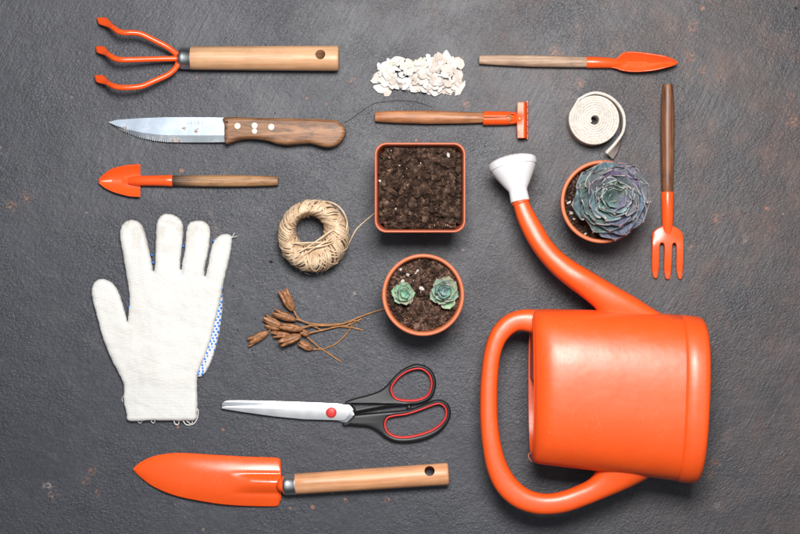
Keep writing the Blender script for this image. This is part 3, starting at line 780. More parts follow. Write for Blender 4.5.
def fwarp(c):
    py = 267 - c.y; q = max(0, (py-222))/57
    dx = (c.x-267*.993)/15.5
    c.z += 3.5*math.sin(min(1, q*1.15)*PI) - 2.5*q + 1.2*(1-min(1, abs(dx)))*0 - 2.2*dx*dx*math.exp(-((py-233)/8)**2)
    return c
cuts = [(Vector((0, (267-y)*.993*S, 0)), Vector((0,1,0))) for y in range(224, 280, 3)] + [(Vector(((x-400)*.993*S, 0, 0)), Vector((1,0,0))) for x in range(653, 684, 3)]
plate('prongs', [fo], 4.3, 6.9, 1.0, M['paint'], mf, warp=fwarp, smooth_k=3, cuts=cuts, res=3)

# ------------------------------------------------------------------ scissors
sc = thing('scissors', P(345,413), 'open scissors with black and red plastic handles and steel blades', 'scissors')
back = [(222,404.6),(223.4,402),(228.8,400.4),(250,400.5),(272.5,401),(313,402.4),(345,403.8),(357,408.6),(357,420),(352,425.5),(343,423),(330,417),(300,411),(260,408),(225,406.2)]
back = [(222,404.6),(223.4,402),(228.8,400.4),(250,400.5),(272.5,401),(313,402.4),(330,403.2),(344,404.6),(353.4,412),(354,417),(348,423.5),(340,421.5),(328,418.5),(300,412),(260,408.2),(225,406.2)]
plate('back_blade', [back], 3.0, 4.5, .35, M['scissor_back'], sc, smooth_k=2, res=1)
front = [(221.9,408.6),(222,406.4),(235,406),(285,405.4),(330,404.8),(346,404.7),(349.3,405),(353.9,409.6),(345,419.8),(343.8,420.6),(335,420.3),(303.8,419.4),(272.5,416.3),(241.3,411.9),(226,409.4)]
plate('front_blade', [front], 4.9, 6.4, .3, M['scissor'], sc, smooth_k=0, res=1)
o = mesh_obj('pivot_cap', *lathe([(5.2,0),(5.2,1.6),(4.7,2.3),(3.2,2.7),(.1,2.9)], P(331.3,412.5,6.3), Vector((0,0,1)), 40), M['red_rubber'], sc); autosmooth(o, 50)
up_out = [(345.6,401.6),(354.9,398.2),(365.6,395.5),(378,391.4),(385.1,386.6),(390.5,380.6),(395.8,374.8),(402.9,369),(410,365.4),(418,363.9),(426,366),(432.3,371),(435.5,378.1),(436,385.2),(434,393.2),(429.4,399.3),(420.7,403),(410,404.8),
          (401.1,405.7),(388.7,406.9),(374.5,409.2),(362,411.6),(354.4,412.6),(353.6,409.4),(350.2,405.4),(346.2,403.6)]
up_in = [(413.6,368.9),(421.6,368.7),(428.7,373.7),(431.7,381.7),(430.5,390.6),(426,396.8),(417.1,400.3),(404.7,400.7),(395.8,398.6),(391.9,393.2),(391.4,387),(396.7,379),(404.7,372.4)]
lo_out = [(343.6,424.4),(356.7,425.6),(369.1,427),(378,431.5),(385.1,437.3),(394,441.4),(404.7,442.5),(418.9,440.9),(431.4,436.8),(442,429.7),(449,419.9),(450.9,411.9),(448.8,404.8),(443.8,400.7),(436.7,399.5),(429.6,401.8),(420.7,405.7),
          (410,408.9),(397.6,410.7),(383.4,411.9),(365.6,413.5),(354.6,414.8),(352.4,417),(348,421.4),(344,422.6)]
lo_in = [(432.3,404.8),(439.4,403.4),(444.7,406.6),(446.5,412.8),(443.8,420.8),(434.9,428.8),(422.5,434.1),(408.2,437.2),(395.8,436.8),(387.8,432.4),(384.8,425.2),(386.9,418.1),(394,415.5),(406.5,413.7),(420.7,409.2)]
def shrink(lp, d_):
    c = Vector((sum(p[0] for p in lp)/len(lp), sum(p[1] for p in lp)/len(lp))); out = []
    n = len(lp)
    for i in range(n):
        a = Vector(lp[i-1][:2]); b = Vector(lp[(i+1) % n][:2]); t_ = (b-a).normalized(); nn = Vector((-t_.y, t_.x))
        p = Vector(lp[i][:2])
        if (c-p).dot(nn) < 0: nn = -nn
        out.append(tuple(p + nn*d_))
    return out
for out_, in_ in ((up_out, up_in), (lo_out, lo_in)):
    h = plate('handle', [out_, in_], .5, 9.0, 2.4, M['black_rubber'], sc, smooth_k=4, res=3)
    ctr = catmull([P(p[0], p[1], 5.4) for p in in_], 5, True)
    n = len(ctr); rings = []
    cc = sum(ctr, Vector((0,0,0)))/n
    for i in range(n):
        t_ = (ctr[(i+1) % n]-ctr[i-1]).normalized(); s_ = t_.cross(Vector((0,0,1)))
        rings.append([ctr[i] + s_*math.cos(a)*1.35 + Vector((0,0,math.sin(a)*3.5)) for a in [2*PI*k/14 for k in range(14)]])
    V, F = loft(rings, caps=False)
    m_ = len(rings)
    for k in range(14): F.append(((m_-1)*14+k, (m_-1)*14+(k+1) % 14, (k+1) % 14, k))
    mesh_obj('grip_ring', V, F, M['red_rubber'], h)
# stop nub between the handles
mesh_obj('stop_nub', *lathe([(2.4,0),(2.4,5.5),(1.8,6.2),(.1,6.4)], P(409,407,.5), Vector((0,0,1)), 20), M['black_rubber'], sc)

# ------------------------------------------------------------------ work glove
gl = thing('work_glove', P(160,320), 'white knitted cotton work glove lying palm down, blue dots at its edge', 'glove')
G = [(128.7,421.4),(126,413),(123.2,400),(123.5,386),(118.8,374.4),(111,359.3),(102.4,337.8),(97.2,318.4),(91.9,298),(92,287),(96.2,280.6),(103.7,279),(112.3,283),(118.8,292.6),(123,305.5),(126.2,317),(127.4,322),
     (128.4,312),(129.3,297),(126.5,277.5),(122.2,251.7),(119.6,236.6),(121,226.7),(126,221.3),(133.8,220),(141.2,224.2),(145.5,234.5),(149,249.5),(152,264),(153.4,271.5),(155,263.6),(155.5,243),(156.2,226),(158.8,218),(164.8,213.8),
     (173.9,215),(181.2,220.7),(183.3,230),(181.9,247.4),(180.3,262),(180.9,273.5),(182.2,262),(184.8,249),(186,232),(188.7,223.7),(195.4,220.7),(203.6,221.3),(209.2,226.7),(210,236.6),(207.8,254),(204.6,268),(204.8,277),(207.4,267),(211.2,248),(216,238),
     (223.8,234),(230.8,235.3),(232,242),(229.9,256),(226.4,271),(223,286),(220,303),(215.7,320.6),(211.4,337.8),(205,357),(198.2,373),(197,387),(197.6,402),(197,413),(194.6,420.6),(175,421.2),(150,421)]
def heightfield(outline, step, zfn, zmid, P0):
    """closed pillow inside an outline (mm coords); returns verts, faces"""
    pts = np.array([[p.x, p.y] for p in outline]); n = len(pts)
    A_ = pts; B_ = np.roll(pts, -1, axis=0)
    x0, y0 = pts.min(0)-step; x1, y1 = pts.max(0)+step
    xs = np.arange(x0, x1, step); ys = np.arange(y0, y1, step)
    X, Y = np.meshgrid(xs, ys, indexing='ij'); Q = np.stack([X.ravel(), Y.ravel()], 1)
    best = np.full(len(Q), 1e9); near = np.zeros_like(Q); cross = np.zeros(len(Q), int)
    for i in range(n):
        a, b = A_[i], B_[i]; ab = b-a; L2 = ab@ab+1e-12
        t = np.clip(((Q-a)@ab)/L2, 0, 1); c = a + t[:,None]*ab
        d = np.hypot(*(Q-c).T); m = d < best; best[m] = d[m]; near[m] = c[m]
        con = ((a[1] > Q[:,1]) != (b[1] > Q[:,1]))
        with np.errstate(divide='ignore', invalid='ignore'):
            xi = a[0] + (Q[:,1]-a[1])*(b[0]-a[0])/(b[1]-a[1])
        cross += (con & (Q[:,0] < xi)).astype(int)
    inside = (cross % 2) == 1
    sd = np.where(inside, best, -best)
    nx, ny = X.shape
    I = np.arange(nx*ny).reshape(nx, ny)
    quads = np.stack([I[:-1,:-1], I[1:,:-1], I[1:,1:], I[:-1,1:]], -1).reshape(-1, 4)
    # keep quads whose all corners are within one step of the inside, at least two inside
    QC = Q[quads].mean(1); cc_ = np.zeros(len(QC), int)
    for i in range(n):
        a, b = A_[i], B_[i]; con = ((a[1] > QC[:,1]) != (b[1] > QC[:,1]))
        with np.errstate(divide='ignore', invalid='ignore'):
            xi = a[0] + (QC[:,1]-a[1])*(b[0]-a[0])/(b[1]-a[1])
        cc_ += (con & (QC[:,0] < xi)).astype(int)
    ok = (inside[quads].sum(1) >= 2) & (sd[quads].min(1) > -step*1.2) & ((cc_ % 2) == 1)
    quads = quads[ok]
    used = np.unique(quads)
    # boundary vertices of the patch snap to the outline
    from collections import Counter
    ec = Counter()
    for q in quads:
        for k in range(4):
            e = (int(q[k]), int(q[(k+1) % 4])); ec[(min(e), max(e))] += 1
    bnd = set(v for e, c in ec.items() if c == 1 for v in e)
    pos = Q.copy()
    for v in used:
        if v in bnd or not inside[v]:
            pos[v] = near[v]; sd[v] = 0
    idx = -np.ones(nx*ny, int); idx[used] = np.arange(len(used))
    d = np.maximum(sd[used], 0); pq = pos[used]
    isb = np.array([v in bnd for v in used])
    top = [(pq[i,0], pq[i,1], zmid if isb[i] else zfn(pq[i,0], pq[i,1], d[i], 1)) for i in range(len(used))]
    V = list(top); F = [tuple(idx[q]) for q in quads]; bot = {}
    for i in range(len(used)):
        if isb[i]: bot[i] = i
        else: bot[i] = len(V); V.append((pq[i,0], pq[i,1], zfn(pq[i,0], pq[i,1], d[i], -1)))
    F += [tuple(bot[idx[v]] for v in q)[::-1] for q in quads]
    return V, F
gout = catmull(PL(G, 5), 5, True)
gout = [p + Vector((.16*math.sin(i*2.1), .16*math.cos(i*1.7), 0)) for i, p in enumerate(gout)]
def gz(x, y, d, s_):
    py = 267 - y/.997
    cuff = max(0, min(1, (py-378)/10))
    R_ = 6.5 - 2.0*cuff
    q = min(d/R_, 1); pr = math.sqrt(max(0, 1-(1-q)**2))
    if s_ < 0: return 4.6 - 4.2*pr
    hgt = (5.6 - .8*cuff)
    w = mnoise.noise(Vector((x*.022, y*.012, 3)))*2.6 + mnoise.noise(Vector((x*.06, y*.05, 7)))*.9 + mnoise.noise(Vector((x*.16, y*.12, 1)))*.35
    # slack folds near the wrist and fingertips
    w += .25*math.sin((py-372)*.3 + x*.12)*math.exp(-((py-374)/13)**2)
    return 4.6 + hgt*pr + w*pr*(1-.4*cuff)
V, F = heightfield(gout, .95, gz, 4.6, None)
Va = np.array(V)
fb, fc = [], []
ycut = P(0,386,5).y
for f in F:
    (fc if np.mean([Va[i][1] for i in f]) < ycut else fb).append(f)
def submesh(V, F):
    u = sorted(set(i for f in F for i in f)); m = {i: k for k, i in enumerate(u)}
    return [V[i] for i in u], [tuple(m[i] for i in f) for f in F]
hand = mesh_obj('hand', *submesh(V, fb), M['knit'], gl)
cuff = mesh_obj('cuff', *submesh(V, fc), M['rib'], gl)
# dotted palm side peeping out on the right, a lower padded flap
lip = [(218,292),(222.5,294),(222.8,305),(220.8,325),(217,344),(211.8,361),(205.6,373),(200,377.4),(196,374),(199,362),(206,345),(211,325),(215,305)]
lout = catmull(PL(lip, 2), 6, True)
def lz(x, y, d, s_):
    q = min(d/4.0, 1); pr = math.sqrt(max(0, 1-(1-q)**2))
    return 2.6 + (2.6 if s_ > 0 else -2.3)*pr
V, F = heightfield(lout, 1.2, lz, 2.6, None)
palm = mesh_obj('palm_side', V, F, M['knit'], gl)
lo_v = [(x, y, z) for x, y, z in V if z > 3.0]
db = MB()
def dot_at(px, py, z, r_=1.25, nrm=Vector((.45,0,1))):
    db.add(lathe([(r_*1.0,-.3),(r_,.15),(r_*.75,.5),(.05,.62)], P(px, py, z), nrm, 10))
la = np.array([[p.x, p.y] for p in lout])
row = 0; py = 296.0
while py < 376:
    xr = interp([(292,222.3),(305,222.4),(325,220.2),(344,216.4),(361,211.0),(371,205.8),(377,200.5)], py)
    xl = interp([(292,222),(305,219.5),(325,214.2),(344,208.6),(361,201.8),(371,198.5),(377,197.5)], py)
    x = xr - .9 - (1.8 if row % 2 else 0); 
    while x > xl - 1.0:
        zz = 5.0 - .12*max(0, (x-xl-3))**1.5
        dot_at(x + random.uniform(-.2,.2), py + random.uniform(-.2,.2), max(3.2, zz), 1.3)
        x -= 3.7
    py += 3.0; row += 1
for (x, y, z) in ((152,254.8,4),(153.2,262.5,4),(129.8,291.5,4),(129.8,299.5,4),(129.2,307,3.5),(183.4,246,3.5),(182.2,264,3.5),(213.6,240.5,5),(210.6,256,4),(222.8,288,4)):
    dot_at(x, y, z, 1.15)
db.build('grip_dots', M['blue_dot'], palm)
# loose threads
def thread(pts, r_=.45, name='loose_thread', par=None, mat=None):
    p = catmull(PL(pts), 6); return mesh_obj(name, *tube(p, r_, 6), mat or M['thread'], par)
thread([(137,420.5,5),(139,422.8,3),(141,423,2),(142.5,421,5)], .5, par=gl)
thread([(151,421,5),(152.4,422.8,3),(154,423,2),(155,421,5)], .5, par=gl)
thread([(174,420.8,5),(175,424,3),(178,424.6,2),(179,421.6,4),(177,420.6,5)], .6, par=gl)
thread([(183,421,5),(186,424.6,3),(190,425,1.5),(194,423.5,2),(197.4,418,3),(198.2,411,5),(197,409,6)], .55, par=gl)
thread([(186,420.6,5),(189,422.8,4),(191.5,424.5,2),(192.5,421.6,4)], .5, par=gl)
thread([(230.5,238,6),(232.6,236,7),(234.6,232.8,8)], .35, par=gl)
thread([(230.5,238,6),(234,236.8,6),(237.4,236,5)], .28, par=gl)
thread([(124,396,6),(122,398,3),(122.6,402,3)], .3, par=gl)

# ------------------------------------------------------------------ pots, soil
def ico(sub):
    bm = bmesh.new(); bmesh.ops.create_icosphere(bm, subdivisions=sub, radius=1.0)
    v = np.array([tuple(x.co) for x in bm.verts]); f = [tuple(y.index for y in x.verts) for x in bm.faces]
    bm.free(); return v, f
ICO1, ICO2 = ico(1), ico(3)
def clod(c, r_, big=False, flat=.7):
    v, f = ICO2 if big else ICO1
    v = v.copy()
    k = RNG.normal(0, .16, len(v)) if not big else np.array([.28*mnoise.noise(Vector(q)*1.6 + Vector((c[0], c[1], 0))) + .12*mnoise.noise(Vector(q)*4 + Vector((c[1], 3, c[0]))) for q in v])
    v *= (1+k+(RNG.normal(0,.07,len(v)) if big else 0))[:,None]
    v *= np.array([RNG.uniform(.6,1.5), RNG.uniform(.6,1.2), RNG.uniform(flat-.2, flat+.2)])*r_
    e = np.array(Euler((RNG.uniform(-.7,.7), RNG.uniform(-.7,.7), RNG.uniform(0,6.28))).to_matrix())
    return (v@e.T) + np.array(c), f
def soil_fill(name, inside, bbox, zbase, zvar, n_small, n_mid, n_big, mats, parent_loc, label, n_perl=12, perl=None, hfn=None):
    mb = MB(); shade = []
    x0, x1, y0, y1 = bbox
    def hz(x, y):
        z = zbase + zvar*mnoise.noise(Vector((x*.07, y*.07, zbase))) + zvar*1.1*mnoise.noise(Vector((x*.16, y*.16, 5)))
        if hfn: z += hfn(x, y)
        return z
    # base surface
    N = 44
    V, F = grid(lambda u, v: Vector((x0+(x1-x0)*u, y0+(y1-y0)*v, hz(x0+(x1-x0)*u, y0+(y1-y0)*v))), N, N)
    F = [f for f in F if all(inside(V[i].x, V[i].y, -2.0) for i in f)]
    V, F = submesh([tuple(v) for v in V], F)
    mb.add((V, F), 0); shade += [.6]*len(V)
    def scatter(n, r0, r1, big, sink, mi=0, pw=1.0, m=1.0, jit=.5):
        k = 0
        while k < n:
            x = RNG.uniform(x0, x1); y = RNG.uniform(y0, y1); r_ = r0 + (r1-r0)*RNG.random()**pw
            if not inside(x, y, r_*m): continue
            mb.add(clod((x, y, hz(x, y) + r_*(sink + jit*RNG.uniform(-1,1))), r_, big), mi); k += 1
            q_ = float(RNG.choice((.55,.8,1.0,1.25,1.6), p=(.2,.25,.3,.17,.08))); shade.extend([q_]*(len(mb.v)-len(shade)))
    scatter(n_big, 3.5, 6.5, True, .25, 0, 2.0)
    scatter(n_mid, 1.1, 3.4, True, .7, 0, 2.2, 1.0, .8)
    scatter(n_small, .45, 1.5, False, 1.2, 0, 1.5, 1.0, 1.4)
    scatter(n_small//40, .4, .9, False, 3.0, 2, 1.3)
    scatter(n_perl, .6, 1.6, False, 2.0, 1, 1.8)
    for (px, py, r_) in (perl or []):
        q = P(px, py, zbase); mb.add(clod((q.x, q.y, hz(q.x, q.y)+r_*1.1), r_, True), 1); shade.extend([1.0]*(len(mb.v)-len(shade)))
    o = mb.build(name, mats, None, False, origin=parent_loc)
    a = o.data.color_attributes.new('tint', 'FLOAT_COLOR', 'POINT'); a.data.foreach_set('color', np.repeat(np.array(shade, dtype=np.float32), 4))
    tag(o, label, 'soil', None, 'stuff')
    return o, hz

def rrect_ring(cx, cy, hx, hy, rad, z, n=10):
    out = []
    for (sx, sy, a0) in ((1,1,0),(-1,1,PI/2),(-1,-1,PI),(1,-1,3*PI/2)):
        for k in range(n+1):
            a = a0 + PI/2*k/n
            out.append(Vector((cx + sx*(hx-rad) + rad*math.cos(a), cy + sy*(hy-rad) + rad*math.sin(a), z)))
    return out
# square pot
ZP = 72.0
a = P(374.6,142.4,ZP); b = P(465.6,232.6,ZP); cx, cy = (a.x+b.x)/2, (a.y+b.y)/2; hx, hy = (b.x-a.x)/2, (a.y-b.y)/2
sq = thing('square_pot', (cx, cy, 0), 'square terracotta coloured plastic pot filled with dark soil and no plant', 'plant pot')
rings = []
prof = [(-9.5,0,7),(-9,1,8),(-2.8,ZP-9,10),(-2.6,ZP-8,10),(-.3,ZP-7.4,11),(0,ZP-6.6,11),(0,ZP-1,11),(-.4,ZP-.2,11),(-1.1,ZP,10.5),(-1.8,ZP-.3,10),(-2.2,ZP-1.2,9.5),(-3.0,ZP-8,9),(-3.6,ZP-14,9),(-9,3,6),(-30,2.6,4)]
for (d_, z_, r_) in prof: rings.append(rrect_ring(cx, cy, hx+d_, hy+d_, max(2, r_), z_))
V, F = loft(rings); o = mesh_obj('pot_shell', V, F, M['terracotta_plastic'], sq); autosmooth(o, 50)
def in_sq(x, y, m): return abs(x-cx) < hx-4.6-m*.6 and abs(y-cy) < hy-4.6-m*.6 and not (abs(x-cx) > hx-9-m*.4 and abs(y-cy) > hy-9-m*.4)
def hsq(x, y):
    # soil sinks at the near left corner so that the wall shows
    return -5*math.exp(-(((x-(cx-hx+4))/9)**2 + ((y-(cy-hy+4))/8)**2)) + 2.5*math.exp(-(((x-cx-15)/26)**2 + ((y-cy)/25)**2))
soil_fill('potting_soil', in_sq, (cx-hx, cx+hx, cy-hy, cy+hy), ZP-11, 3.0, 4200, 620, 34, [M['soil'], M['perlite'], M['grit_tan']], (cx, cy, 0),
          'dark crumbly soil filling the square pot', 12,
          [(448,155,2.0),(446,163,.9),(405.6,176,.9),(432,168.6,1.2),(380.4,181,1.8),(408,185.6,1.0),(444.6,190,1.1),(396,209,1.4),(441,205,.8),(451.6,219.5,1.2),(452,223,.9),(421,164,.9)], hsq)

def round_pot(name, pxc, pyc, rpx, ztop, mat, label, group=None):
    c = P(pxc, pyc, ztop); r_ = rpx*(1-ztop/H)
    root = thing(name, (c.x, c.y, 0), label, 'plant pot', group)
    pr = [(r_*.68,0),(r_*.70,.8),(r_-4.2,ztop-16),(r_-4,ztop-15),(r_-1.2,ztop-14.4),(r_-.7,ztop-13.6),(r_,ztop-1.3),(r_-.5,ztop-.35),(r_-1.4,ztop),(r_-2.6,ztop-.1),(r_-3.4,ztop-.9),(r_-4.2,ztop-8),(r_-6.5,ztop-20),(r_*.66,3),(1,2.6)]
    V, F = lathe(pr, (c.x, c.y, 0), Vector((0,0,1)), 96)
    o = mesh_obj('pot_shell', V, F, mat, root); autosmooth(o, 45)
    return root, c, r_
rp, c1, r1_ = round_pot('round_pot', 423.2, 295.0, 41.2, 62, M['terracotta_light'], 'round orange brown pot with two little green succulents')
def in_c1(x, y, m): return math.hypot(x-c1.x, y-c1.y) < r1_-4.6-m*.6
def h1(x, y):
    q = Vector((x-c1.x, y-c1.y)); return -3.5*math.exp(-(((q.y+4)/5)**2))*(1 if abs(q.x) < 26 else .4)
soil_fill('potting_soil', in_c1, (c1.x-r1_, c1.x+r1_, c1.y-r1_, c1.y+r1_), 52, 2.6, 3000, 380, 16, [M['soil_red'], M['perlite'], M['grit_tan']], (c1.x, c1.y, 0),
          'gritty brown soil in the round pot around the two little succulents', 14,
          [(407.5,274.5,2.6),(403.6,282,2.4),(417.5,270.5,1.5),(415.6,273.5,1.2),(421.5,288.4,2.3),(448,272.6,1.2),(451,280.5,1.6),(430,279,1.0),(432,318.5,1.2),(405,323,1.0),(400.5,270,1.8),(412,280,2.0)], h1)
rp2, c2, r2_ = round_pot('round_pot', 602.4, 201.6, 41.6, 62, M['terracotta_light'], 'round orange brown pot almost covered by one large grey blue succulent')
def in_c2(x, y, m): return math.hypot(x-c2.x, y-c2.y) < r2_-4.6-m*.6
soil_fill('potting_soil', in_c2, (c2.x-r2_, c2.x+r2_, c2.y-r2_, c2.y+r2_), 50, 2.6, 1800, 150, 10, [M['soil'], M['perlite'], M['grit_tan']], (c2.x, c2.y, 0),
          'dark soil under the large grey blue succulent', 8, [(571,213,2.2),(573,219,1.6),(568,203,1.2),(585,234,1.4)])

# ------------------------------------------------------------------ succulents
def leaf(L, W, cup, tip, ruffle, thick, col_in, col_edge, seed, curl=0.0, nu=22, nv=14, shoulder=.62, edge_w=.86):
    """leaf along +x, returns verts, faces, tints"""
    rnd = random.Random(seed); ph = rnd.uniform(0, 6.3); ph2 = rnd.uniform(0, 6.3)
    V = []; C = []
    def prof(u):
        # narrow foot, broad shoulder, mucronate tip
        a = max(0.0, math.sin(PI*min(1, (u/shoulder))*.5))**.8 if u < shoulder else max(0.0, 1-((u-shoulder)/(1-shoulder))**tip)
        return .34 + .66*a if u < shoulder else a
    for side in (1, -1):
        for i in range(nu+1):
            u = i/nu; w = W*prof(u)*.5
            w *= 1 + ruffle*(.07*math.sin(u*30+ph) + .04*math.sin(u*17+ph2))*min(1, u*1.6)
            for j in range(nv+1):
                v = (j/nv)*2-1
                x = L*u + (ruffle*.02*L*math.sin(v*9+ph2) if u > .5 else 0)*(1-abs(v)*.2)
                if u > .93: x += 0.05*L*math.exp(-(v*3)**2)*(u-.93)/.07
                y = w*v
                z = cup*W*(v*v)*.35*prof(u) + curl*L*u*u
                z += ruffle*W*.075*math.sin(u*24+ph+ (0 if v > 0 else 2))*max(0, abs(v)-.45)/.55*(u**.5)
                z += ruffle*W*.035*math.sin(v*11+ph2)*max(0, u-.7)/.3
                t_ = thick*(1-abs(v)**3)*(1-u**6)*(.6+.4*math.sin(PI*min(1, u+.15)))
                z += side*t_*.5
                V.append((x, y, z))
                e = max(abs(v), (u-.5)*2*1.0 if u > .5 else 0)
                k = max(0, min(1, (e-edge_w)/(1-edge_w)))**1.2
                g = .5 + .5*min(1, u*1.3)
                c = [ci*(.82+.18*g)*(1-k)+ce*k for ci, ce in zip(col_in, col_edge)]
                C.append(tuple(c)+(1,))
    w_ = nv+1; n1 = (nu+1)*w_; F = []
    for s_ in range(2):
        o_ = s_*n1
        for i in range(nu):
            for j in range(nv):
                q = (o_+i*w_+j, o_+i*w_+j+1, o_+(i+1)*w_+j+1, o_+(i+1)*w_+j); F.append(q if s_ else q[::-1])
    # stitch rims
    for i in range(nu):
        F.append((i*w_, (i+1)*w_, n1+(i+1)*w_, n1+i*w_)); F.append((i*w_+nv, n1+i*w_+nv, n1+(i+1)*w_+nv, (i+1)*w_+nv))
    for j in range(nv):
        F.append((j, n1+j, n1+j+1, j+1)); F.append((nu*w_+j, nu*w_+j+1, n1+nu*w_+j+1, n1+nu*w_+j))
    return V, F, C
def place_leaf(parent, c, lf, az, elev, r0, z0, lift=0):
    V, F, C = lf
    Mx = Matrix.Rotation(az, 4, 'Z') @ Matrix.Translation((r0, 0, z0)) @ Matrix.Rotation(-elev, 4, 'Y')
    W_ = [Vector(c) + (Mx @ Vector(v)) for v in V]
    return mesh_obj('leaf', W_, F, M['leaf'], parent, attr=C)
cs = P(611.5,199.5,74)
big = thing('large_succulent', (cs.x, cs.y, 0), 'large grey blue rosette succulent with frilly pink leaf edges', 'succulent')
mesh_obj('stem', *lathe([(4,0),(4.5,14),(6,22)], (cs.x, cs.y, 50), Vector((0,0,1)), 16), M['stem'], big)
NB = 46
for i in range(NB):
    t_ = i/(NB-1)              # 0 outermost .. 1 heart
    az = i*R(137.508) + random.uniform(-.06, .06)
    reach = 37.5*(1-t_)**.72 + 2.2
    elev = R(6 + 72*t_**1.25)
    L = (reach)/max(.35, math.cos(elev)) + 1.0; L = min(L, 38)*random.uniform(.94,1.04)
    W = L*(.80 + .04*t_) if t_ < .6 else L*.78
    ang = (az % (2*PI))
    # greener low-left leaves, purple upper right
    pr = .5 + .5*math.cos(ang - R(50))
    base = (.118 + .022*pr, .162 - .012*pr, .190 + .0*pr)
    if t_ > .55: base = tuple(b_*(1+.6*(t_-.55)) for b_ in (.18, .222, .25))
    g_ = max(0, math.cos(ang - R(215)))*.5; base = (base[0]*(1-.25*g_), base[1]*(1+.10*g_), base[2]*(1-.22*g_))
    base = tuple(b_*random.uniform(.80,1.18) for b_ in base)
    edge_c = (.38, .28, .28) if t_ < .6 else (.50,.43,.40)
    lf = leaf(L, W, .45, 3.4, 1.15 if t_ < .85 else .5, 1.4, base, edge_c, i, curl=.10*(1-t_), nu=36, nv=22, shoulder=.70, edge_w=.91)
    place_leaf(big, (cs.x, cs.y, 0), lf, az, elev, 1.0*(1-t_), 62 + 11*t_**.8)

def small_succ(name, px, py, zc, Rr, n, label, seed, tints, rosy):
    random.seed(seed)
    c = P(px, py, zc); root = thing(name, (c.x, c.y, 0), label, 'succulent', 'little green succulents')
    mesh_obj('stem', *lathe([(2,-8),(2.4,0),(1.6,5)], (c.x, c.y, zc-8), Vector((0,0,1)), 12), M['stem'], root)
    for i in range(n):
        t_ = i/(n-1)
        az = i*R(137.5) + seed + random.uniform(-.15,.15)
        reach = Rr*(1-t_)**.62 + 1.0; elev = R(14 + 62*t_)
        L = min(reach/max(.4, math.cos(elev)), Rr*1.05)*random.uniform(.9,1.06)
        W = L*.76 if t_ < .5 else L*.84
        k = t_
        b_ = tuple((tints[0][q]*(1-k)+tints[1][q]*k)*random.uniform(.9,1.1) for q in range(3))
        if i in (1, 6): b_ = (b_[0]*1.25, b_[1]*.80, b_[2]*.85)
        lf = leaf(L, W, .8, 4.5, .12, 2.2, b_, rosy, seed*100+i, curl=.14, nu=16, nv=10, shoulder=.68, edge_w=.88)
        place_leaf(root, (c.x, c.y, 0), lf, az, elev, .6*(1-t_), zc-5+4*t_)
small_succ('small_succulent', 404.4, 293.8, 60, 12.6, 20, 'smaller pale green rosette succulent, left one in the round pot', 3, ((.27,.42,.26),(.40,.60,.50)), (.55,.46,.36))
small_succ('small_succulent', 444.0, 291.5, 60, 17.0, 22, 'bigger blue green rosette succulent with rosy leaf tips, right one in the round pot', 5, ((.28,.42,.26),(.36,.54,.54)), (.62,.40,.34))
random.seed(11)

# ------------------------------------------------------------------ ball of twine
tw = thing('twine_ball', P(314,236), 'ring shaped ball of natural jute twine with a loose end', 'twine')
tc = P(313.6,235.8,20); tc.z = 0
Rm, ra, rzz = 24.6, 8.6, 18.0
def torus_pt(phi, th, off=0):
    rr = Rm + (ra+off)*math.cos(th)
    hole_shift = Vector((-4.2, 6.4, 0))*max(0, -math.cos(th))*.9
    return tc + Vector((rr*math.cos(phi), rr*math.sin(phi)*1.02, 19.4 + (rzz+off)*math.sin(th))) + hole_shift
core = MB()
rings = []
for i in range(49):
    phi = 2*PI*i/48; rings.append([torus_pt(phi, 2*PI*k/20, -1.6) for k in range(20)])
V, F = loft(rings, caps=False); core.add((V, F))
core.build('inner_windings', M['jute'], tw)
wind = MB(); random.seed(5)
NW = 190
for w in range(NW):
    ph0 = w*2.39996; span = (1.9 if w % 5 else -1.6) + random.uniform(-.3,.3)
    off = .2 + 1.5*(w/NW) + random.uniform(-.3,.3)
    pts = []
    n = 40
    for k in range(n):
        t_ = k/n; th = -PI/2 + 2*PI*t_
        pts.append(torus_pt(ph0 + span*(t_ + .05*math.sin(2*PI*t_)), th, off + .25*math.sin(th*3+w)))
    wind.add(tube(pts, .80, 6, caps=True))
wind.build('strands', M['jute'], tw)
ls = MB()
ls.add(tube(catmull(PL([(280.5,243,24),(288,243.4,37),(298,243,40),(312,242.6,40),(326,242,40.5),(337,239,38.5),(345,232,32),(347.2,223,30),(344,213,32),(338,206,33),(330,202,30),(322,201.5,26),(314,203,22)]), 8), .85, 6))
ls.add(tube(catmull(PL([(287,259,22),(290,255,34),(298,250,39.5),(310,247.6,40.5),(322,246,40.5),(334,242,39),(342,236,34),(345.5,229,28)]), 8), .82, 6))
ls.add(tube(catmull(PL([(280,236,22),(280.6,245,26),(284,253,28),(290,261,28),(298,265,24)]), 8), .82, 6))
ls.add(tube(catmull(PL([(288,257,34),(299,252,39.5),(309,246,40.5),(321,238,40.5),(331,231,39.5),(339,227,34),(345,224,27)]), 8), .82, 6))
ls.add(tube(catmull(PL([(293,263,30),(304,255,39),(314,248,40.5),(325,242,40.5),(335,234,37),(342,227,30),(346,221,22)]), 8), .82, 6))
ls.build('loose_loop', M['jute'], tw)
te = MB(); te.add(tube(catmull(PL([(330,262,14),(338,256,9),(345,250,4),(349,243,1.6),(352.5,236,1.2),(356,230,1.2),(361,224.6,1.2),(367,219.5,1.2),(373,214.5,1.2),(378,210.5,1.0)]), 8), .72, 6))
te.build('free_end', M['jute'], tw)
fz = MB(); random.seed(9)
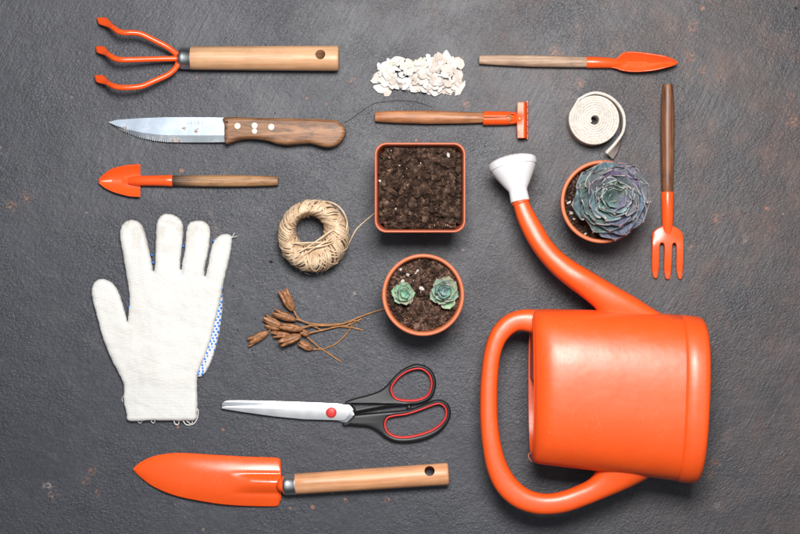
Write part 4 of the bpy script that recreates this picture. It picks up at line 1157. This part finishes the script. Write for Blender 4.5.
for k in range(110):
    phi = random.uniform(0, 2*PI); th = random.uniform(-.3, PI+.2)
    p0 = torus_pt(phi, th, 1.6); p1 = torus_pt(phi+random.uniform(-.22,.22), th+random.uniform(-.2,.2), 2.6+random.uniform(0,2.5))
    mid = (p0+p1)/2 + Vector((random.uniform(-1,1), random.uniform(-1,1), random.uniform(-.5,1)))
    fz.add(tube(catmull([p0, mid, p1], 3), .07, 4))
fz.add(tube(catmull(PL([(296,268,6),(297,272,2),(297.5,277,.5)]), 4), .12, 4)); fz.add(tube(catmull(PL([(316,268,5),(320,273,1.5),(324,277,.5)]), 4), .16, 4))
fo_ = fz.build('fuzz', M['jute'], tw); fo_['kind'] = 'stuff'

# ------------------------------------------------------------------ cotton webbing roll
rl = thing('webbing_roll', P(595,121), 'rolled cream cotton webbing tape with a loose tail', 'tape roll')
c = P(594.7,119.2,24); pitch = 2.35
top_e, bot_e = [], []
th = 0; turns = 8.15; N = int(turns*40)
a_end = R(165)
for i in range(N+1):
    q = i/N; a_ = a_end + (1-q)*turns*2*PI; r_ = 4.4 + (24.3-4.4)*q
    wob = .07*math.sin(a_*3.1+q*7)
    pt = Vector((c.x + (r_+wob)*math.cos(a_), c.y + (r_+wob)*math.sin(a_), 0))
    hh = 24 + .5*math.sin(a_*1.3+q*9)
    top_e.append(pt + Vector((0,0,hh))); bot_e.append(pt + Vector((0,0,.5)))
tailt = [(579,99.0,25),(588,94.2,25.4),(597,92.6,25.4),(608,95.6,25),(617,102.6,24.6),(623,112,24.2),(624.6,122,24),(622.8,132,23.6),(617.6,140,22.5),(611.4,147,20),(605.6,152.4,17.5)]
tailb = [(580,99.5,.5),(588.5,94.9,.5),(597,93.4,.5),(607.4,96.4,.5),(616.4,103.4,.5),(622.4,112.6,.5),(624.2,122,.5),(624.2,132,.5),(622.4,141.5,.5),(618.4,150.5,.5),(612.6,159.6,.5)]
top_e += catmull(PL(tailt), 8); bt = catmull(PL(tailb), 8)
# keep the standing part vertical: bottom edge directly under the top edge until the tail
for i, (tt, bb) in enumerate(zip(top_e[N+1:], bt)):
    f = max(0, min(1, (i/len(bt)-.50)/.42))
    v_ = Vector((tt.x, tt.y, .5)); bot_e.append(v_*(1-f) + bb*f)
V = []; F = []; nv = 6
for a_, b_ in zip(top_e, bot_e):
    for j in range(nv+1): V.append(b_ + (a_-b_)*(j/nv))
w_ = nv+1
for i in range(len(top_e)-1):
    for j in range(nv): F.append((i*w_+j, i*w_+j+1, (i+1)*w_+j+1, (i+1)*w_+j))
tape = mesh_obj('tape', V, F, M['canvas'], rl); solid(tape, 2.46, 0)
# tiny red woven marks on the tail
rm = MB()
n_t = len(top_e); random.seed(2)
for k in range(9):
    i = n_t - 24 + k*2
    a_, b_ = top_e[i], bot_e[i]; a2_, b2_ = top_e[i+1], bot_e[i+1]
    d_ = (a2_-a_).normalized(); up = (a_-b_).normalized(); nn = d_.cross(up).normalized()
    if nn.x < 0: nn = -nn
    cpt = b_ + (a_-b_)*.52 + nn*1.25
    for (du, dv, lu, lv) in ((0, 0, .12, 2.0), (.5, random.choice((-1.6,0,1.6)), .5, .25), (.9, random.choice((-.6,.6)), .12, 1.2)):
        p = cpt + d_*du + up*dv
        q = [p - d_*lu - up*lv, p + d_*lu - up*lv, p + d_*lu + up*lv, p - d_*lu + up*lv]
        rm.add(([x + nn*.15 for x in q] + [x - nn*.3 for x in q], [(0,1,2,3),(7,6,5,4),(0,4,5,1),(1,5,6,2),(2,6,7,3),(3,7,4,0)]))
rm.build('red_marks', M['red_print'], tape)

# ------------------------------------------------------------------ shell chips
random.seed(21)
chips = []
def chip_mesh(k):
    rnd = random.Random(k*13+1)
    n = rnd.randint(5, 7); ang = sorted(rnd.uniform(0, 2*PI) for _ in range(n))
    ang = [2*PI*i/n + rnd.uniform(-.3,.3) for i in range(n)]
    asp = rnd.uniform(.38, .8)
    rim = [Vector((math.cos(a)*rnd.uniform(.75,1.1), math.sin(a)*asp*rnd.uniform(.75,1.1), 0)) for a in ang]
    # subdivide rim with slight jitter
    rr = []
    for i in range(n):
        a, b = rim[i], rim[(i+1) % n]; rr.append(a); rr.append((a+b)/2*rnd.uniform(.96,1.06))
    bend = rnd.uniform(-.22,.30)
    m_ = len(rr); V = []; F = []
    def zz(p): return bend*(p.x*p.x) + .06*mnoise.noise(p*2.2 + Vector((k,0,0)))
    for s_, th in ((1,1),(-1,1)):
        for f in (1.0, .55):
            for p in rr:
                q = p*f; V.append(Vector((q.x, q.y, zz(q) + s_*(.055 if f < .9 else .035))))
        V.append(Vector((0,0,s_*.06)))
    h = 2*m_+1
    for s_ in range(2):
        o_ = s_*h
        for i in range(m_):
            j = (i+1) % m_
            F.append((o_+i, o_+j, o_+m_+j, o_+m_+i)); F.append((o_+m_+i, o_+m_+j, o_+2*m_))
    for i in range(m_):
        j = (i+1) % m_; F.append((i, h+i, h+j, j))
    me_o = mesh_obj('shell_chip', [v/1.0 for v in V], F, M['shell'][k % 3] if k % 4 else M['shell'][0], None, smooth=False)
    return me_o
protos = [chip_mesh(k) for k in range(14)]
def chip_label(o): tag(o, 'flat cream white flake in the loose heap of crushed shell', 'shell flake', 'crushed shell flakes heaped on the board')
cnt = 0
outline = [(368,73),(371,82),(378,89),(392,91),(404,92),(418,93.5),(430,92),(444,92.5),(458,91),(466,82),(464,70),(457,58),(445,54),(430,52),(420,55),(400,56),(384,55),(373,63)]
def in_poly(x, y):
    c = False; n = len(outline)
    for i in range(n):
        x0, y0 = outline[i]; x1, y1 = outline[(i+1) % n]
        if (y0 > y) != (y1 > y) and x < x0 + (y-y0)*(x1-x0)/(y1-y0): c = not c
    return c
placed = []
def put(px, py, z, s_, tilt):
    global cnt
    src = protos[cnt % len(protos)]
    o = src if cnt < len(protos) else src.copy()
    if cnt >= len(protos): col.objects.link(o)
    p = P(px, py, z); o.location = (p + Vector((3.2, -2.0, 0)))*S
    o.scale = (s_, s_, s_*.9); o.rotation_euler = (random.uniform(-tilt, tilt), random.uniform(-tilt, tilt), random.uniform(0, 2*PI))
    chip_label(o); cnt += 1
for layer, (n, k, z, s0, s1, tl) in enumerate(((98, 1.0, 1.5, 3.6, 7.2, .2), (84, .86, 4.2, 3.2, 7.2, .42), (66, .70, 7.0, 2.8, 6.8, .55), (40, .52, 9.6, 2.4, 6.0, .65))):
    i = 0
    while i < n:
        x = random.uniform(370, 468); y = random.uniform(51, 95)
        xx = 419.5 + (x-419.5)/k; yy = 73.5 + (y-73.5)/k
        s_ = random.uniform(s0, s1)*(1 if random.random() < .75 else .6)
        if not in_poly(xx + (3 if xx < 419 else -3)*0, yy): continue
        put(x*.98+419.5*.02, y*.97+73.5*.03, z + random.uniform(-.6,.8), s_*1.12, tl); i += 1

# ------------------------------------------------------------------ dried seed stalks
def pod(tip, base, w, zt, zb, parent, seed):
    A = P(base[0], base[1], zb); B = P(tip[0], tip[1], zt); d = (B-A); L = d.length; d.normalize()
    s_ = d.cross(Vector((0,0,1))).normalized(); u_ = s_.cross(d).normalized()
    rnd = random.Random(seed); w *= 1.12; tip = (base[0]+(tip[0]-base[0])*1.1, base[1]+(tip[1]-base[1])*1.1); mb = MB()
    nl = 4; ph = rnd.uniform(0, 1.5); oo = [rnd.uniform(.5,1.8) for _ in range(4)]; ll = [rnd.uniform(.9,1.04) for _ in range(4)]
    for k in range(nl):
        a0 = 2*PI*k/nl + ph
        rings = []
        for i in range(13):
            t_ = i/12
            r_ = w*.5*(math.sin(PI*min(1, .06+t_*.86))**.75)
            open_ = w*.5*max(0, t_-.66)*1.25*oo[k]
            c_ = A + d*L*t_*ll[k]
            ctr = c_ + (s_*math.cos(a0) + u_*math.sin(a0))*(r_*.50 + open_)
            rad = s_*math.cos(a0) + u_*math.sin(a0); tang = -s_*math.sin(a0) + u_*math.cos(a0)
            ra_, rb_ = max(.12, r_*.44), max(.12, r_*.52)
            ring_ = []
            for q in range(12):
                b_ = 2*PI*q/12
                kx = 1 - .28*math.exp(-((b_-0)/.35)**2) - .28*math.exp(-((b_-2*PI)/.35)**2)
                ring_.append(ctr + rad*math.cos(b_)*ra_*kx + tang*math.sin(b_)*rb_)
            rings.append(ring_)
        mb.add(loft(rings))
    return mb.build('seed_pod', M['pod'], parent)
sd1 = thing('dried_seed_stalk', P(300,330), 'branched dry brown stalk with a cluster of split seed pods', 'dried stalk')
pods = [((282,289.5),(293,311),11,10,7),((272.5,312.5),(296,320),8.5,8,9),((263.6,318),(282,326.5),8.5,5,6),((246.8,343.5),(268.6,332),9,5,5),((279.5,326),(303,329.5),8.5,12,11),
        ((271.5,334.5),(291,335),7.5,5,6),((278.8,343.5),(301,335.5),10,10,11),((300,331),(309,335),7,7,7),((265.5,325),(281,329.5),6,4,4)]
for i, (a, b, w, z0, z1_) in enumerate(pods): pod(a, b, w, z0, z1_, sd1, i)
stm = MB()
def twig(pts, r0, r1):
    p = catmull(PL(pts), 7); n = len(p); r0 *= 1.25; r1 *= 1.2
    p = [q + Vector((random.uniform(-.12,.12), random.uniform(-.12,.12), 0)) for q in p]
    rr = [r0 + (r1-r0)*i/(n-1) + .12*math.sin(i*1.3) for i in range(n)]
    stm.add(tube(p, rr, 7))
twig([(300,329,11),(312,325.4,8),(326,325.6,5),(337,324.8,4),(346,322.6,3),(360,316.8,2.2),(372,312.6,1.8),(384.6,309,1.6),(389,307.4,1.4)], .8, .62)
twig([(296,319,8),(301,320.6,7),(312,323.6,5),(327,324.4,5),(340,323.6,4)], .6, .6)
twig([(306,334.6,6),(313,332.2,5),(321,330.6,4),(334,327.4,4),(348.6,325,3),(356,321.4,2.4),(362,318.4,2)], .75, .55)
twig([(293.6,310,7),(296,315,7),(300,319.5,7),(308,323.4,6),(318,328.5,4),(323,331,2)], .75, .5)
twig([(340,326.4,3),(349,327.2,2.5),(356,328.4,1.6),(362.8,330.3,1.2)], .7, .6)
twig([(314,348.8,2.5),(319,349.4,1.6),(325,348.6,1.2),(336,343.6,1.6),(344.6,336,2),(349,330.6,2.6),(352,325.4,3)], .5, .65)
twig([(268.5,332.2,4),(270,330,4),(270.8,327.6,4),(275,327.4,5),(283,328,5)], .5, .5)
twig([(281,328,6),(292,327.6,6),(305,326.6,7),(318,326.4,5)], .5, .6)
twig([(348,325,3),(352,321.2,3.5),(357,320.8,4),(360,322.2,3)], .5, .35)
stm.build('stem', M['stem'], sd1)
sd2 = thing('dried_seed_stalk', P(325,352), 'short dry twig with a single split pod lying under the branched stalk', 'dried stalk')
pod((298.4,342),(312.4,349.6),8.5,6,4,sd2,77)
stm = MB()
twig([(312,349.4,4),(315.5,349.6,3),(318,349,2.2),(321,348.6,1.6)], .5, .6)
twig([(307,336.6,3.6),(313,342.4,3),(320.6,348.4,1.7),(330,354.6,1.3),(342,362.6,1.1)], .75, .6)
stm.build('stem', M['stem'], sd2)

# ------------------------------------------------------------------ loose fibre and specks
fb_ = MB(); fb_.add(tube(catmull(PL([(344.5,122.4,.35),(352,118.2,.3),(362,111,.3),(373,104,.3),(386,101.4,.3),(400,100.4,.3),(416,101.8,.3),(432,107,.3)]), 8), .38, 5))
o = fb_.build('fibre', M['hair'], None, origin=P(373,104)); tag(o, 'hair thin brown fibre curving from the knife handle over the board', 'fibre')
crumbs = [(255.6,319,.9),(252,350.2,1.0),(93.8,246.4,1.1),(238,314,.8),(237.8,330,.9),(233.2,286,.8),(275,113,.8),(271,261.5,1.8),(485,146,1.0),(600,131,.7),(480,309.5,.8),(682,267,1.1),(796,8,1.2),(643,107,.7),(787,454,.7),(480,312,.6)]
places = ['beside the uppermost seed pods','below the leftmost seed pod','left of the thumb of the glove, on bare board','right of the glove, level with the upper pods','right of the glove, under the level of the pods',
          'right of the little finger of the glove','right of the small trowel tip, under the knife','left of the twine ball, brown and larger','between the square pot and the sprinkler head','in the shadow of the tape roll',
          'close to the top of the can handle','right of the fork prongs','in the upper right corner of the board','left of the fork handle end','near the lower right edge, far right of the can','just under the crumb by the can handle']
for (x, y, r_), pl in zip(crumbs, places):
    mb = MB(); q = P(x, y, 0); mb.add(clod((q.x, q.y, r_*.45), r_, False, .5))
    o = mb.build('soil_crumb', M['crumb'], None, False, origin=q)
    tag(o, 'tiny dark crumb ' + pl, 'crumb', 'tiny dark crumbs scattered on the board')

# ------------------------------------------------------------------ light
def area(name, loc, target, sx, sy, power, color=(1,1,1)):
    l = bpy.data.lights.new(name, 'AREA'); l.shape = 'RECTANGLE'; l.size = sx; l.size_y = sy; l.energy = power; l.color = color
    o = bpy.data.objects.new(name, l); col.objects.link(o); o.location = loc
    d = Vector(target) - Vector(loc); o.rotation_euler = d.to_track_quat('-Z', 'Y').to_euler(); return o
area('softbox', (.07, .39, 1.27), (.0, .02, 0), .42, .36, 27.5, (1.0, .985, .965))

w = bpy.data.worlds.new('World'); scene.world = w; w.use_nodes = True
nt = w.node_tree; nt.nodes.clear()
out = nt.nodes.new('ShaderNodeOutputWorld'); bg = nt.nodes.new('ShaderNodeBackground'); nt.links.new(bg.outputs[0], out.inputs[0])
tcw = nt.nodes.new('ShaderNodeTexCoord'); sepw = nt.nodes.new('ShaderNodeSeparateXYZ'); nt.links.new(tcw.outputs['Generated'], sepw.inputs[0])
rmp = nt.nodes.new('ShaderNodeValToRGB'); nt.links.new(sepw.outputs[2], rmp.inputs[0])
e = rmp.color_ramp.elements; e[0].position = 0.1; e[0].color = (.03,.03,.035,1); e[1].position = .93; e[1].color = (.86,.93,1.0,1)
for p_, c_ in ((.55, (.085,.09,.10,1)), (.80, (.30,.32,.36,1))):
    x_ = e.new(p_); x_.color = c_
nt.links.new(rmp.outputs[0], bg.inputs[0]); bg.inputs[1].default_value = .56

# ------------------------------------------------------------------ camera
cd = bpy.data.cameras.new('Camera'); cam = bpy.data.objects.new('Camera', cd); col.objects.link(cam)
cam.location = (0, 0, H*S); cam.rotation_euler = (0, 0, 0)
cd.sensor_width = 36; cd.lens = 36*H/800.0; cd.clip_start = .05; cd.clip_end = 50
scene.camera = cam
scene.view_settings.view_transform = 'Standard'; scene.view_settings.look = 'None'
scene.view_settings.exposure = 0.0; scene.view_settings.gamma = 1.0
